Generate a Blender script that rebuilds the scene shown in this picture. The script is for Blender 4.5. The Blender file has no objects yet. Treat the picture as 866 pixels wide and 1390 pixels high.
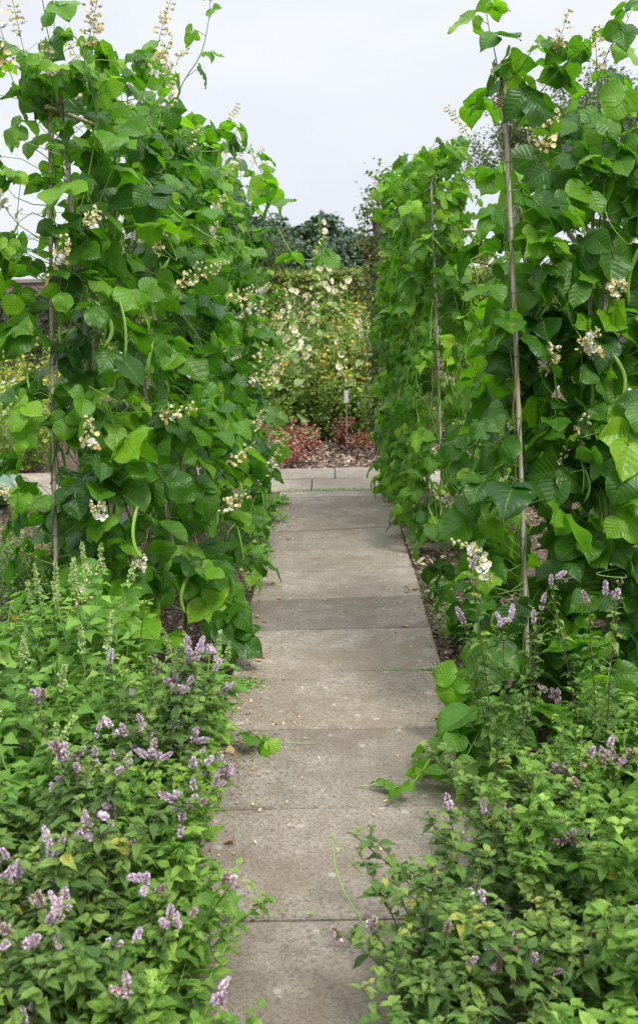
import bpy, math
import numpy as np
from mathutils import Matrix, Vector, Euler

rad = math.radians
scene = bpy.context.scene
COL = scene.collection
rng = np.random.default_rng(7)

# ------------------------------------------------------------------ camera
F = 1444.0                    # focal length in photo pixels (866 x 1390 frame)
H = 1.6
PITCH, YAW, ROLL = 9.8, 0.87, 1.2
CAM_R = (Matrix.Rotation(rad(YAW), 3, 'Z') @ Matrix.Rotation(rad(90 - PITCH), 3, 'X')
         @ Matrix.Rotation(rad(-ROLL), 3, 'Z'))
cam_data = bpy.data.cameras.new('camera')
cam = bpy.data.objects.new('camera', cam_data)
COL.objects.link(cam)
cam.location = (0, 0, H)
cam.rotation_euler = CAM_R.to_euler()
cam_data.sensor_fit = 'VERTICAL'
cam_data.sensor_height = 36.0
cam_data.sensor_width = 24.0
cam_data.lens = 36.0 * F / 1390
cam_data.shift_y = -45.0 / 1390
cam_data.clip_end = 2000
cam_data.dof.use_dof = True
cam_data.dof.focus_distance = 4.2
cam_data.dof.aperture_fstop = 6.3
scene.camera = cam


def unp(px, py, Y):
    """world point at depth Y of the planning pixel (photo frame)"""
    d = CAM_R @ Vector(((px - 433) / F, -(py - 650) / F, -1))
    k = Y / d.y
    return np.array([d.x * k, Y, H + d.z * k])


# ------------------------------------------------------------------ helpers
def nrm(v):
    v = np.asarray(v, float)
    return v / (np.linalg.norm(v, axis=-1, keepdims=True) + 1e-9)


class Geo:
    def __init__(self):
        self.v, self.a, self.q, self.t, self.qm, self.tm = [], [], [], [], [], []
        self.n = 0
        self.batch = {}

    def raw(self, v, faces, attr=None, mat=0):
        v = np.asarray(v, float).reshape(-1, 3)
        f = np.asarray(faces, int)
        if attr is None:
            attr = np.full((len(v), 3), 0.5)
        self.v.append(v)
        self.a.append(np.asarray(attr, float))
        if f.shape[1] == 4:
            self.q.append(f + self.n); self.qm.append(np.full(len(f), mat))
        else:
            self.t.append(f + self.n); self.tm.append(np.full(len(f), mat))
        self.n += len(v)

    def leaf(self, tpl, pos, T, N, size, rnd=0.5, mat=0, wide=1.0):
        self.batch.setdefault((tpl, mat), []).append((pos, T, N, size, rnd, wide))

    def flush(self):
        for (key, mat), L in self.batch.items():
            tv, tf, tu = TPL[key]
            pos = np.array([l[0] for l in L]); T = nrm(np.array([l[1] for l in L]))
            N0 = np.array([l[2] for l in L]); s = np.array([l[3] for l in L])
            r = np.array([l[4] for l in L]); w = np.array([l[5] for l in L])
            S = nrm(np.cross(T, N0)); N = np.cross(S, T)
            M, K = len(L), len(tv)
            V = (pos[:, None, :] + s[:, None, None] * (
                tv[None, :, 0:1] * w[:, None, None] * S[:, None, :] + tv[None, :, 1:2] * T[:, None, :]
                + tv[None, :, 2:3] * N[:, None, :]))
            A = np.empty((M, K, 3)); A[:, :, :2] = tu[None]; A[:, :, 2] = r[:, None]
            Fc = (tf[None] + (np.arange(M) * K)[:, None, None]).reshape(-1, tf.shape[1])
            self.raw(V.reshape(-1, 3), Fc, A.reshape(-1, 3), mat)
        self.batch = {}

    def tube(self, pts, r, sides=5, mat=0, rnd=0.5):
        p = np.asarray(pts, float); n = len(p)
        r = np.broadcast_to(np.asarray(r, float), (n,)) if np.ndim(r) == 0 else (
            np.asarray(r, float) if len(r) == n else np.linspace(r[0], r[-1], n))
        d = nrm(np.gradient(p, axis=0))
        ref = np.array([0, 0, 1.0]) if abs(d[:, 2].mean()) < 0.8 else np.array([1.0, 0, 0])
        S = nrm(np.cross(d, ref)); U = np.cross(S, d)
        ang = np.arange(sides) * 2 * math.pi / sides
        V = p[:, None] + r[:, None, None] * (np.cos(ang)[None, :, None] * S[:, None] + np.sin(ang)[None, :, None] * U[:, None])
        i = np.arange(n - 1)[:, None] * sides; j = np.arange(sides)[None]
        k = (j + 1) % sides
        f = np.stack([i + j, i + k, i + sides + k, i + sides + j], -1).reshape(-1, 4)
        A = np.zeros((n, sides, 3)); A[:, :, 1] = np.linspace(0, 1, n)[:, None]; A[:, :, 2] = rnd
        self.raw(V.reshape(-1, 3), f, A.reshape(-1, 3), mat)
        for e, o in ((0, 1), (n - 1, -1)):     # end caps
            c = np.vstack([V[e], p[e][None]])
            tri = np.array([[a, (a + 1) % sides, sides][::o] for a in range(sides)])
            self.raw(c, tri, np.full((sides + 1, 3), rnd), mat)

    def merge(self, o, mat):
        o.flush()
        for v, a in zip(o.v, o.a): self.v.append(v); self.a.append(a)
        for f in o.q: self.q.append(f + self.n); self.qm.append(np.full(len(f), mat))
        for f in o.t: self.t.append(f + self.n); self.tm.append(np.full(len(f), mat))
        self.n += o.n

    def blob(self, c, r, T=(0, 0, 1), mat=0, rnd=0.5, key='ball'):
        T = nrm(T); N = np.cross(T, [0.3, 0.9, 0.1])
        self.leaf(key, np.asarray(c, float), T, N, r[1] if np.ndim(r) else r, rnd, mat, (r[0] / r[1]) if np.ndim(r) else 1.0)

    def build(self, name, mats, parent=None, origin=None, smooth=True):
        self.flush()
        me = bpy.data.meshes.new(name)
        if self.n == 0:
            raise RuntimeError('empty mesh ' + name)
        V = np.vstack(self.v)
        if parent is not None and origin is None:
            origin = np.array(parent.get('_o', [0, 0, 0]))
        if origin is not None:
            V = V - np.asarray(origin)[None]
        q = np.vstack(self.q) if self.q else np.zeros((0, 4), int)
        t = np.vstack(self.t) if self.t else np.zeros((0, 3), int)
        mi = np.concatenate(self.qm + self.tm)
        me.vertices.add(len(V)); me.vertices.foreach_set('co', V.astype(np.float32).ravel())
        nl = q.size + t.size
        me.loops.add(nl)
        me.loops.foreach_set('vertex_index', np.concatenate([q.ravel(), t.ravel()]).astype(np.int32))
        nf = len(q) + len(t)
        me.polygons.add(nf)
        ls = np.concatenate([np.arange(len(q)) * 4, q.size + np.arange(len(t)) * 3])
        me.polygons.foreach_set('loop_start', ls.astype(np.int32))
        me.polygons.foreach_set('material_index', mi.astype(np.int32))
        me.polygons.foreach_set('use_smooth', np.full(nf, smooth))
        me.update(calc_edges=True)
        at = me.attributes.new('luv', 'FLOAT_VECTOR', 'POINT')
        at.data.foreach_set('vector', np.vstack(self.a).astype(np.float32).ravel())
        for m in (mats if isinstance(mats, (list, tuple)) else [mats]):
            me.materials.append(m)
        o = bpy.data.objects.new(name, me)
        COL.objects.link(o)
        if parent is not None:
            o.parent = parent
        return o


def tag(o, label=None, cat=None, group=None, kind=None):
    if label: o['label'] = label
    if cat: o['category'] = cat
    if group: o['group'] = group
    if kind: o['kind'] = kind
    return o


ORIG = {}


def thing(name, loc, label, cat, group=None):
    o = bpy.data.objects.new(name, None)
    o.empty_display_size = 0.1
    COL.objects.link(o)
    o.location = tuple(float(c) for c in loc)
    ORIG[o.name] = np.asarray(loc, float)
    return tag(o, label, cat, group)


def part(g, name, mats, th, smooth=True):
    return g.build(name, mats, th, origin=ORIG[th.name], smooth=smooth)


def child_copy(src_mesh_obj, name, parent, loc, rot, scale):
    """a part that shares mesh data, placed in its thing's frame (world loc given)"""
    o = bpy.data.objects.new(name, src_mesh_obj)
    COL.objects.link(o)
    o.parent = parent
    o.location = tuple(np.asarray(loc, float) - ORIG[parent.name])
    o.rotation_euler = rot
    o.scale = (scale, scale, scale)
    return o


def mesh_only(g, name, mats):
    o = g.build(name, mats)
    me = o.data
    bpy.data.objects.remove(o)
    return me


def aim(d, spin=0.0):
    """euler turning local +Z to direction d"""
    return (Vector(tuple(d)).to_track_quat('Z', 'Y') @ Euler((0, 0, spin)).to_quaternion()).to_euler()


def copy_tree(o, loc, rotz=0.0, scale=1.0, label=None):
    r = o.copy(); COL.objects.link(r)
    r.location = loc; r.rotation_euler = (0, 0, rotz); r.scale = (scale,) * 3
    if label: r['label'] = label
    for ch in list(o.children):
        c = ch.copy(); COL.objects.link(c); c.parent = r
        for g in list(ch.children):
            d = g.copy(); COL.objects.link(d); d.parent = c
    return r


# ------------------------------------------------------------------ leaf templates
TPL = {}


def make_tpl(key, prof, rows, cols, droop=0.2, fold=0.15, wave=0.03, cord=0.0, quilt=0.0, serr=0.0, seed=0, twist=0.0):
    rg = np.random.default_rng(seed)
    t = np.linspace(0, 1, rows) if np.ndim(rows) == 0 else np.asarray(rows)
    R = len(t)
    w = np.interp(t, [p[0] for p in prof], [p[1] for p in prof])
    if serr:
        w = w * (1 + serr * np.where(np.arange(R) % 2 == 0, 1, -1))
        w[0] = prof[0][1]; w[-1] = prof[-1][1]
    s = np.linspace(-1, 1, cols)
    TT, SS = np.meshgrid(t, s, indexing='ij')
    W = w[:, None] * np.ones_like(SS)
    X = SS * W
    Y = TT - cord * np.abs(SS) ** 1.5 * (1 - TT) ** 3 - 0.06 * SS ** 2 * (TT)
    ph = rg.uniform(0, 6.28, 4)
    Z = -droop * TT ** 2 + fold * np.abs(X) - fold * 0.9 * X ** 2
    Z += wave * np.abs(SS) ** 2 * np.sin(TT * 11 + ph[0] + 2 * np.sign(SS)) + wave * .7 * np.sin(SS * 3 + ph[1] + TT * 5)
    if quilt:
        Z += quilt * np.sin((TT - np.abs(SS) * 0.22) * 2 * math.pi * 5) * np.minimum(1, np.abs(SS) * 2)
    Z += twist * SS * W * (TT - .4)
    Y = Y - 0.25 * droop * TT ** 2
    v = np.stack([X, Y, Z], -1).reshape(-1, 3)
    i = np.arange(R - 1)[:, None] * cols; j = np.arange(cols - 1)[None]
    f = np.stack([i + j, i + j + 1, i + cols + j + 1, i + cols + j], -1).reshape(-1, 4)
    u = np.stack([SS, TT], -1).reshape(-1, 2)
    TPL[key] = (v, f, u)
    return key


bean_prof = [(0, .04), (.02, .18), (.06, .31), (.12, .41), (.2, .475), (.3, .505), (.42, .50), (.54, .455), (.66, .375), (.76, .285), (.85, .18), (.92, .095), (.97, .035), (1, .0)]
brow = [0, .02, .06, .12, .2, .3, .42, .54, .66, .76, .85, .92, .97, 1]
BEAN = [make_tpl('bean%d' % i, bean_prof, brow, 9, droop=d * .85, fold=f * .8, wave=w * 1.1, cord=.10, quilt=.009, seed=i, twist=tw * .6)
        for i, (d, f, w, tw) in enumerate([(.15, .25, .02, 0), (.35, .1, .04, .5), (.25, -.15, .03, -.3), (.5, .3, .03, .2), (.1, .5, .02, -.6), (.3, -.3, .04, .4), (.2, .1, .05, 0), (.7, .35, .06, .5), (.5, -.35, .07, -.7), (-.1, .6, .05, .3)])]
french_prof = [(0, .03), (.03, .2), (.10, .36), (.2, .42), (.34, .43), (.48, .38), (.6, .30), (.72, .2), (.84, .1), (.93, .04), (1, .0)]
frow = np.linspace(0, 1, 17)
FRENCH = [make_tpl('french%d' % i, french_prof, frow, 7, droop=d, fold=f, wave=w, cord=.10, quilt=.02, seed=20 + i, twist=tw)
          for i, (d, f, w, tw) in enumerate([(.3, -.1, .03, 0), (.45, .15, .04, .4), (.25, -.3, .03, -.4), (.55, .1, .04, .1)])]
mint_prof = [(0, .02), (.06, .1), (.18, .2), (.34, .235), (.5, .215), (.66, .16), (.82, .085), (.94, .025), (1, 0)]
MINT = [make_tpl('mint%d' % i, mint_prof, 13, 3, droop=d, fold=f, wave=w, serr=.07, quilt=.0, seed=40 + i, twist=tw)
        for i, (d, f, w, tw) in enumerate([(.2, .5, .02, 0), (.4, .6, .03, .5), (.05, .4, .03, -.5), (.6, .7, .02, .2)])]
goose_prof = [(0, .03), (.12, .06), (.25, .26), (.33, .33), (.36, .27), (.46, .26), (.5, .2), (.62, .17), (.66, .12), (.8, .08), (.92, .03), (1, 0)]
GOOSE = [make_tpl('goose%d' % i, goose_prof, [0, .12, .25, .33, .36, .46, .5, .62, .66, .8, .92, 1], 3, droop=d, fold=f, wave=w, seed=60 + i)
         for i, (d, f, w) in enumerate([(.15, .3, .02), (.35, .4, .03), (-.05, .5, .02)])]
make_tpl('petal', [(0, .1), (.3, .33), (.65, .52), (.88, .46), (1, .2)], [0, .3, .65, .88, 1], 3, droop=-.15, fold=.3, wave=.04, seed=80)
make_tpl('small', [(0, .04), (.3, .3), (.6, .3), (1, 0)], [0, .3, .62, 1], 3, droop=.2, fold=.4, wave=.03, seed=81)
make_tpl('dot', [(0, .25), (.5, .45), (1, .1)], [0, .5, 1], 2, droop=.1, fold=0, wave=.0, seed=82)
make_tpl('lobed', [(0, .1), (.1, .42), (.2, .5), (.3, .38), (.45, .5), (.55, .44), (.66, .3), (.8, .34), (.92, .18), (1, .05)],
         [0, .1, .2, .3, .45, .55, .66, .8, .92, 1], 5, droop=.2, fold=.2, wave=.06, cord=.15, seed=83)
make_tpl('big', [(0, .06), (.2, .3), (.45, .42), (.7, .34), (.9, .15), (1, .02)], 9, 5, droop=.4, fold=.3, wave=.08, seed=84)


def make_ball(key, seg=7, rings=5):
    v = [(0, 0, -1)]
    for r in range(1, rings):
        a = math.pi * r / rings
        for s in range(seg):
            b = 2 * math.pi * s / seg
            v.append((math.sin(a) * math.cos(b), -math.cos(a), math.sin(a) * math.sin(b)))
    v[0] = (0, -1, 0); v.append((0, 1, 0))
    f = []
    for s in range(seg):
        f.append((0, 1 + s, 1 + (s + 1) % seg, 1 + (s + 1) % seg))
    q = []
    for r in range(rings - 2):
        for s in range(seg):
            a = 1 + r * seg; b = a + seg; n = (s + 1) % seg
            q.append((a + s, b + s, b + n, a + n))
    last = len(v) - 1; a = 1 + (rings - 2) * seg
    tri = [(0, 1 + (s + 1) % seg, 1 + s) for s in range(seg)] + [(a + s, a + (s + 1) % seg, last) for s in range(seg)]
    # all triangles so that the template has one face size
    tt = []
    for qd in q:
        tt += [(qd[0], qd[1], qd[2]), (qd[0], qd[2], qd[3])]
    vv = np.array(v, float)
    TPL[key] = (vv, np.array(tri + tt, int), np.zeros((len(vv), 2)) + .5)


make_ball('ball'); make_ball('bud', 5, 3)


# ------------------------------------------------------------------ materials
class NT:
    def __init__(self, name):
        self.m = bpy.data.materials.new(name); self.m.use_nodes = True
        self.t = self.m.node_tree; self.t.nodes.clear()
        self.out = self.t.nodes.new('ShaderNodeOutputMaterial')

    def n(self, typ, **kw):
        nd = self.t.nodes.new('ShaderNode' + typ)
        for k, v in kw.items():
            if k == 'ins':
                for i, x in v.items():
                    if hasattr(x, 'links') or isinstance(x, bpy.types.NodeSocket):
                        self.t.links.new(x, nd.inputs[i])
                    else:
                        nd.inputs[i].default_value = x
            else:
                setattr(nd, k, v)
        return nd

    def math(self, op, a, b=0.0, c=0.0, clamp=False):
        nd = self.n('Math', operation=op, use_clamp=clamp, ins={0: a, 1: b, 2: c})
        return nd.outputs[0]

    def mix(self, f, a, b, blend='MIX'):
        nd = self.n('Mix', data_type='RGBA', blend_type=blend)
        for i, x in ((0, f), (6, a), (7, b)):
            if isinstance(x, bpy.types.NodeSocket): self.t.links.new(x, nd.inputs[i])
            else: nd.inputs[i].default_value = x if i == 0 else (tuple(x) + (1,))[:4]
        return nd.outputs[2]

    def ramp(self, f, stops):
        nd = self.n('ValToRGB'); e = nd.color_ramp.elements
        while len(e) < len(stops): e.new(0.5)
        for el, (p, c) in zip(e, stops):
            el.position = p; el.color = (tuple(c) + (1,))[:4] if np.ndim(c) else (c, c, c, 1)
        self.t.links.new(f, nd.inputs[0])
        return nd.outputs[0]

    def noise(self, scale, detail=4, rough=.55, vec=None, dim='3D'):
        nd = self.n('TexNoise', ins={'Scale': scale, 'Detail': detail, 'Roughness': rough})
        if vec is not None: self.t.links.new(vec, nd.inputs['Vector'])
        return nd.outputs['Fac']

    def link(self, a, b): self.t.links.new(a, b)


def leaf_mat(name, stops, vein=(.25, .4, .12), vstr=.4, under=None, trans=.35, tcol=None, rough=.45, nv=6, bump=.3, spec=.5, scale=40, slant=.3, blotch=None, spots=0):
    m = NT(name)
    at = m.n('Attribute', attribute_name='luv')
    sp = m.n('SeparateXYZ', ins={0: at.outputs['Vector']})
    s, t, r = sp.outputs
    ab = m.math('ABSOLUTE', s)
    tc = m.n('TexCoord').outputs['Object']
    nz = m.noise(scale, 3, .6, tc)
    nz2 = m.noise(3.0, 2, .5, tc)
    fac = m.math('ADD', r, m.math('MULTIPLY', m.math('SUBTRACT', nz, .5), .35))
    fac = m.math('ADD', fac, m.math('MULTIPLY', m.math('SUBTRACT', nz2, .5), .5), clamp=True)
    col = m.ramp(fac, stops)
    if blotch:
        bl = m.math('MULTIPLY', m.math('GREATER_THAN', nz, .66), .7)
        col = m.mix(bl, col, blotch)
    if spots:   # insect marks and yellowed patches on the blades
        n3 = m.noise(22, 3, .6, tc)
        col = m.mix(m.math('MULTIPLY', m.ramp(n3, [(.66, 0.0), (.72, 1.0)]), spots), col, (.30, .28, .04))
        n4 = m.noise(70, 2, .5, tc)
        col = m.mix(m.math('MULTIPLY', m.ramp(n4, [(.72, 0.0), (.75, 1.0)]), spots), col, (.12, .07, .02))
    mid = m.math('SUBTRACT', 1.0, m.math('MULTIPLY', ab, 14.0), clamp=True)
    ph = m.math('FRACT', m.math('MULTIPLY', m.math('SUBTRACT', t, m.math('MULTIPLY', ab, slant)), float(nv)))
    tri = m.math('ABSOLUTE', m.math('SUBTRACT', ph, .5))            # 0..0.5 , vein where ~0.5
    lat = m.math('MULTIPLY', m.math('SUBTRACT', tri, .42), 12.0, clamp=True)
    lat = m.math('MULTIPLY', lat, m.math('SUBTRACT', 1.1, ab, clamp=True))
    vm = m.math('MAXIMUM', mid, m.math('MULTIPLY', lat, .55))
    col = m.mix(m.math('MULTIPLY', vm, vstr), col, vein)
    geo = m.n('NewGeometry')
    und = m.mix(.5, col, under if under else (.16, .25, .10))
    col2 = m.mix(geo.outputs['Backfacing'], col, und)
    hgt = m.math('SUBTRACT', m.math('MULTIPLY', nz, .35), m.math('ADD', m.math('MULTIPLY', vm, .8), m.math('MULTIPLY', tri, .9)))
    bp = m.n('Bump', ins={'Strength': bump, 'Distance': .003, 'Height': hgt})
    p = m.n('BsdfPrincipled', ins={'Base Color': col2, 'Roughness': rough, 'Specular IOR Level': spec, 'Normal': bp.outputs[0]})
    tcl = m.mix(1.0, col, tcol if tcol else (1.7, 2.05, .6), 'MULTIPLY')
    tr = m.n('BsdfTranslucent', ins={'Color': tcl, 'Normal': bp.outputs[0]})
    mx = m.n('MixShader', ins={0: trans, 1: p.outputs[0], 2: tr.outputs[0]})
    m.link(mx.outputs[0], m.out.inputs[0])
    return m.m


def plain(name, stops, rough=.7, scale=20, spec=.3, bump=0.0, trans=0.0, use_rnd=.5, bscale=None, detail=4):
    m = NT(name)
    at = m.n('Attribute', attribute_name='luv')
    r = m.n('SeparateXYZ', ins={0: at.outputs['Vector']}).outputs[2]
    tc = m.n('TexCoord').outputs['Object']
    nz = m.noise(scale, detail, .6, tc)
    fac = m.math('ADD', m.math('MULTIPLY', r, use_rnd), m.math('MULTIPLY', nz, 1 - use_rnd), clamp=True)
    col = m.ramp(fac, stops)
    ins = {'Base Color': col, 'Roughness': rough, 'Specular IOR Level': spec}
    p = m.n('BsdfPrincipled', ins=ins)
    if bump:
        b = m.noise(bscale or scale * 2, 3, .6, tc)
        bp = m.n('Bump', ins={'Strength': bump, 'Distance': .004, 'Height': b})
        m.link(bp.outputs[0], p.inputs['Normal'])
    if trans:
        tr = m.n('BsdfTranslucent', ins={'Color': col})
        mx = m.n('MixShader', ins={0: trans, 1: p.outputs[0], 2: tr.outputs[0]})
        m.link(mx.outputs[0], m.out.inputs[0])
    else:
        m.link(p.outputs[0], m.out.inputs[0])
    return m.m


M = {}
M['bean'] = leaf_mat('runner_bean_leaf', [(.0, (.018, .070, .008)), (.35, (.046, .142, .007)), (.6, (.088, .225, .009)), (.82, (.14, .30, .012)), (1, (.21, .37, .02))],
                     vein=(.18, .33, .06), vstr=.34, under=(.11, .2, .06), trans=.42, rough=.40, spec=.4, spots=.5, nv=7, bump=.6)
M['french'] = leaf_mat('french_bean_leaf', [(.0, (.028, .090, .009)), (.4, (.070, .185, .010)), (.75, (.14, .30, .015)), (1, (.27, .43, .03))],
                       vein=(.22, .36, .08), vstr=.4, under=(.12, .2, .06), trans=.38, rough=.48, spec=.3, spots=.5, nv=6, bump=.8)
M['mint'] = leaf_mat('mint_leaf', [(.0, (.045, .095, .025)), (.4, (.095, .18, .045)), (.7, (.17, .28, .06)), (.93, (.27, .38, .09)), (1, (.45, .38, .06))],
                     vein=(.26, .38, .16), vstr=.4, under=(.2, .28, .16), trans=.3, rough=.6, nv=7, bump=.8, spec=.25)
M['mint2'] = leaf_mat('bright_mint_leaf', [(.0, (.055, .13, .025)), (.4, (.12, .24, .035)), (.8, (.22, .37, .055)), (1, (.33, .48, .1))],
                      vein=(.28, .42, .16), vstr=.4, under=(.2, .3, .14), trans=.33, rough=.55, nv=7, bump=.8, spec=.25)
M['goose'] = leaf_mat('goosefoot_leaf', [(.0, (.05, .13, .022)), (.5, (.115, .24, .033)), (1, (.22, .36, .06))],
                      vein=(.25, .4, .2), vstr=.3, under=(.2, .3, .18), trans=.3, rough=.6, nv=5, bump=.3, spec=.25)
M['goose_spike'] = plain('goosefoot_seed_head', [(.2, (.22, .34, .10)), (.8, (.44, .54, .22))], .8, 60, trans=.2)
M['stem'] = plain('green_stem', [(.2, (.08, .16, .03)), (.8, (.2, .32, .07))], .5, 15)
M['vine'] = plain('old_vine_stem', [(.2, (.09, .12, .04)), (.8, (.18, .24, .07))], .6, 15)
M['purple_stem'] = plain('purple_mint_stem', [(.2, (.09, .05, .045)), (.6, (.12, .12, .05)), (.9, (.16, .2, .07))], .6, 12)
M['white'] = plain('white_petal', [(.2, (.74, .74, .72)), (.8, (.86, .86, .84))], .6, 40, trans=.25)
M['cream'] = plain('cream_bud', [(.1, (.66, .68, .30)), (.5, (.80, .72, .40)), (.9, (.82, .60, .26))], .6, 60, trans=.25)
M['faded'] = plain('faded_petal', [(.1, (.62, .36, .12)), (.6, (.75, .58, .28)), (.9, (.5, .3, .12))], .7, 60, trans=.2)
M['pod'] = plain('bean_pod', [(.2, (.14, .28, .04)), (.8, (.24, .40, .07))], .5, 30, bump=.3)
M['lilac'] = plain('lilac_floret', [(.1, (.50, .34, .48)), (.5, (.70, .55, .69)), (.9, (.84, .75, .84))], .7, 90, trans=.2, use_rnd=.8)
M['calyx'] = plain('faded_calyx', [(.2, (.28, .17, .13)), (.5, (.38, .28, .25)), (.9, (.44, .44, .30))], .8, 60, use_rnd=.8)
M['holly_leaf'] = leaf_mat('hollyhock_leaf', [(.0, (.08, .14, .03)), (.5, (.18, .27, .07)), (1, (.34, .42, .16))], vein=(.3, .4, .2), trans=.3, rough=.6, nv=4, bump=.6)
M['holly_petal'] = plain('cream_hollyhock_petal', [(.1, (.72, .66, .42)), (.5, (.80, .77, .58)), (.9, (.82, .70, .62))], .6, 30, trans=.3, use_rnd=.8)
M['yellow'] = plain('yellow_floret', [(.1, (.55, .42, .05)), (.9, (.66, .56, .12))], .7, 30, trans=.2)
M['orange'] = plain('orange_floret', [(.1, (.55, .22, .02)), (.9, (.66, .38, .05))], .7, 30, trans=.2)
M['pink'] = plain('pink_floret', [(.1, (.6, .3, .32)), (.9, (.75, .55, .55))], .7, 30, trans=.2)
M['bed'] = leaf_mat('border_leaf', [(.0, (.06, .11, .02)), (.5, (.17, .25, .03)), (1, (.36, .43, .07))], trans=.3, rough=.5, nv=3, bump=.2)
M['fennel'] = leaf_mat('feathery_leaf', [(.0, (.14, .18, .03)), (.5, (.30, .31, .05)), (1, (.46, .40, .09))], trans=.3, rough=.6, nv=1, bump=.0)
M['cabbage'] = leaf_mat('brassica_leaf', [(.0, (.06, .12, .08)), (.6, (.12, .21, .14)), (1, (.2, .3, .2))], vein=(.4, .5, .4), trans=.15, rough=.5, nv=5)
M['red'] = leaf_mat('dry_red_leaf', [(.0, (.14, .035, .03)), (.45, (.30, .085, .065)), (.75, (.42, .20, .14)), (1, (.46, .38, .2))], vein=(.3, .12, .08), under=(.2, .1, .08), tcol=(1.5, 1, 1), trans=.25, rough=.7, nv=2)
M['red_stem'] = plain('dry_red_stem', [(.2, (.16, .05, .04)), (.8, (.3, .14, .1))], .7, 30)
M['tree_dark'] = leaf_mat('far_tree_leaf', [(.0, (.018, .042, .022)), (.5, (.035, .07, .033)), (1, (.06, .11, .045))], vstr=0, under=(.05, .08, .04), trans=.15, rough=.6, nv=1, bump=0, scale=.6)
M['tree_pale'] = leaf_mat('orchard_leaf', [(.0, (.03, .045, .015)), (.5, (.055, .08, .022)), (1, (.10, .13, .035))], vstr=0, trans=.3, rough=.5, nv=1, bump=0, scale=3)
M['hedge'] = leaf_mat('hedge_leaf', [(.0, (.05, .08, .01)), (.5, (.13, .18, .02)), (1, (.24, .28, .04))], vstr=0, under=(.07, .11, .03), trans=.2, rough=.6, nv=1, bump=0, scale=2)
M['yew'] = leaf_mat('yew_leaf', [(.0, (.008, .02, .008)), (.5, (.018, .038, .014)), (1, (.035, .06, .02))], vstr=0, under=(.02, .04, .015), trans=.1, rough=.6, nv=1, bump=0, scale=2)
M['bark'] = plain('bark', [(.2, (.07, .055, .04)), (.8, (.19, .16, .12))], .9, 14, bump=.8)
M['rose_leaf'] = leaf_mat('rose_leaf', [(.0, (.03, .055, .015)), (.5, (.08, .12, .03)), (.85, (.16, .2, .05)), (1, (.28, .2, .06))], trans=.25, rough=.4, nv=3)
M['twine'] = plain('jute_twine', [(.2, (.22, .15, .08)), (.8, (.42, .32, .2))], .9, 80)
M['label'] = plain('white_plastic', [(.2, (.74, .74, .72)), (.8, (.82, .82, .8))], .4, 5)
M['weed'] = leaf_mat('weed_leaf', [(.0, (.06, .16, .02)), (.5, (.12, .28, .03)), (1, (.24, .42, .06))], trans=.35, rough=.5, nv=3)


def cane_mat():
    m = NT('weathered_bamboo')
    at = m.n('Attribute', attribute_name='luv')
    sp = m.n('SeparateXYZ', ins={0: at.outputs['Vector']})
    tc = m.n('TexCoord').outputs['Object']
    mp = m.n('Mapping', ins={'Vector': tc, 'Scale': (1, 1, .05)})
    nz = m.noise(160, 4, .6, mp.outputs[0])
    nb = m.noise(6, 4, .6, tc)
    c = m.ramp(nz, [(.25, (.24, .195, .165)), (.55, (.42, .36, .32)), (.8, (.55, .50, .46))])
    c = m.mix(m.ramp(nb, [(.45, 0.0), (.65, .75)]), c, (.33, .25, .12))
    ph = m.math('FRACT', m.math('MULTIPLY', sp.outputs[1], 11.0))
    ring = m.math('LESS_THAN', m.math('ABSOLUTE', m.math('SUBTRACT', ph, .5)), .018)
    c = m.mix(m.math('MULTIPLY', ring, .6), c, (.08, .06, .05))
    bp = m.n('Bump', ins={'Strength': .4, 'Distance': .001, 'Height': nz})
    p = m.n('BsdfPrincipled', ins={'Base Color': c, 'Roughness': .55, 'Normal': bp.outputs[0]})
    m.link(p.outputs[0], m.out.inputs[0])
    return m.m


M['cane'] = cane_mat()


def slab_mat():
    m = NT('concrete_slab')
    at = m.n('Attribute', attribute_name='luv')
    r = m.n('SeparateXYZ', ins={0: at.outputs['Vector']}).outputs[2]
    tc = m.n('TexCoord').outputs['Object']
    big = m.noise(1.7, 5, .6, tc); mid = m.noise(9, 6, .65, tc); fine = m.noise(75, 5, .7, tc); gr = m.noise(260, 2, .6, tc)
    c = m.ramp(mid, [(.3, (.18, .15, .115)), (.5, (.245, .212, .168)), (.72, (.325, .288, .238))])
    c = m.mix(m.math('MULTIPLY', m.ramp(fine, [(.40, 1.0), (.53, 0.0)]), .75), c, (.115, .088, .062))
    c = m.mix(m.math('MULTIPLY', m.ramp(gr, [(.55, 0.0), (.68, 1.0)]), .4), c, (.55, .52, .46))
    c = m.mix(m.math('MULTIPLY', m.ramp(gr, [(.30, 1.0), (.42, 0.0)]), .5), c, (.09, .07, .05))
    c = m.mix(m.math('MULTIPLY', m.ramp(big, [(.44, 0.0), (.6, 1.0)]), .5), c, (.14, .11, .075))
    vo = m.n('TexVoronoi', feature='F1', ins={'Vector': tc, 'Scale': 14.0, 'Randomness': 1.0})
    spot = m.math('MULTIPLY', m.math('LESS_THAN', vo.outputs['Distance'], .16), m.math('GREATER_THAN', mid, .52))
    c = m.mix(m.math('MULTIPLY', spot, .35), c, (.50, .50, .44))
    v = m.math('ADD', .74, m.math('MULTIPLY', r, .52))
    hs = m.n('HueSaturation', ins={'Color': c, 'Value': v})
    h = m.math('ADD', m.math('MULTIPLY', fine, .6), m.math('ADD', m.math('MULTIPLY', gr, .5), mid))
    bp = m.n('Bump', ins={'Strength': .55, 'Distance': .004, 'Height': h})
    p = m.n('BsdfPrincipled', ins={'Base Color': hs.outputs[0], 'Roughness': .88, 'Specular IOR Level': .25, 'Normal': bp.outputs[0]})
    m.link(p.outputs[0], m.out.inputs[0])
    return m.m


M['slab'] = slab_mat()


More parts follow.
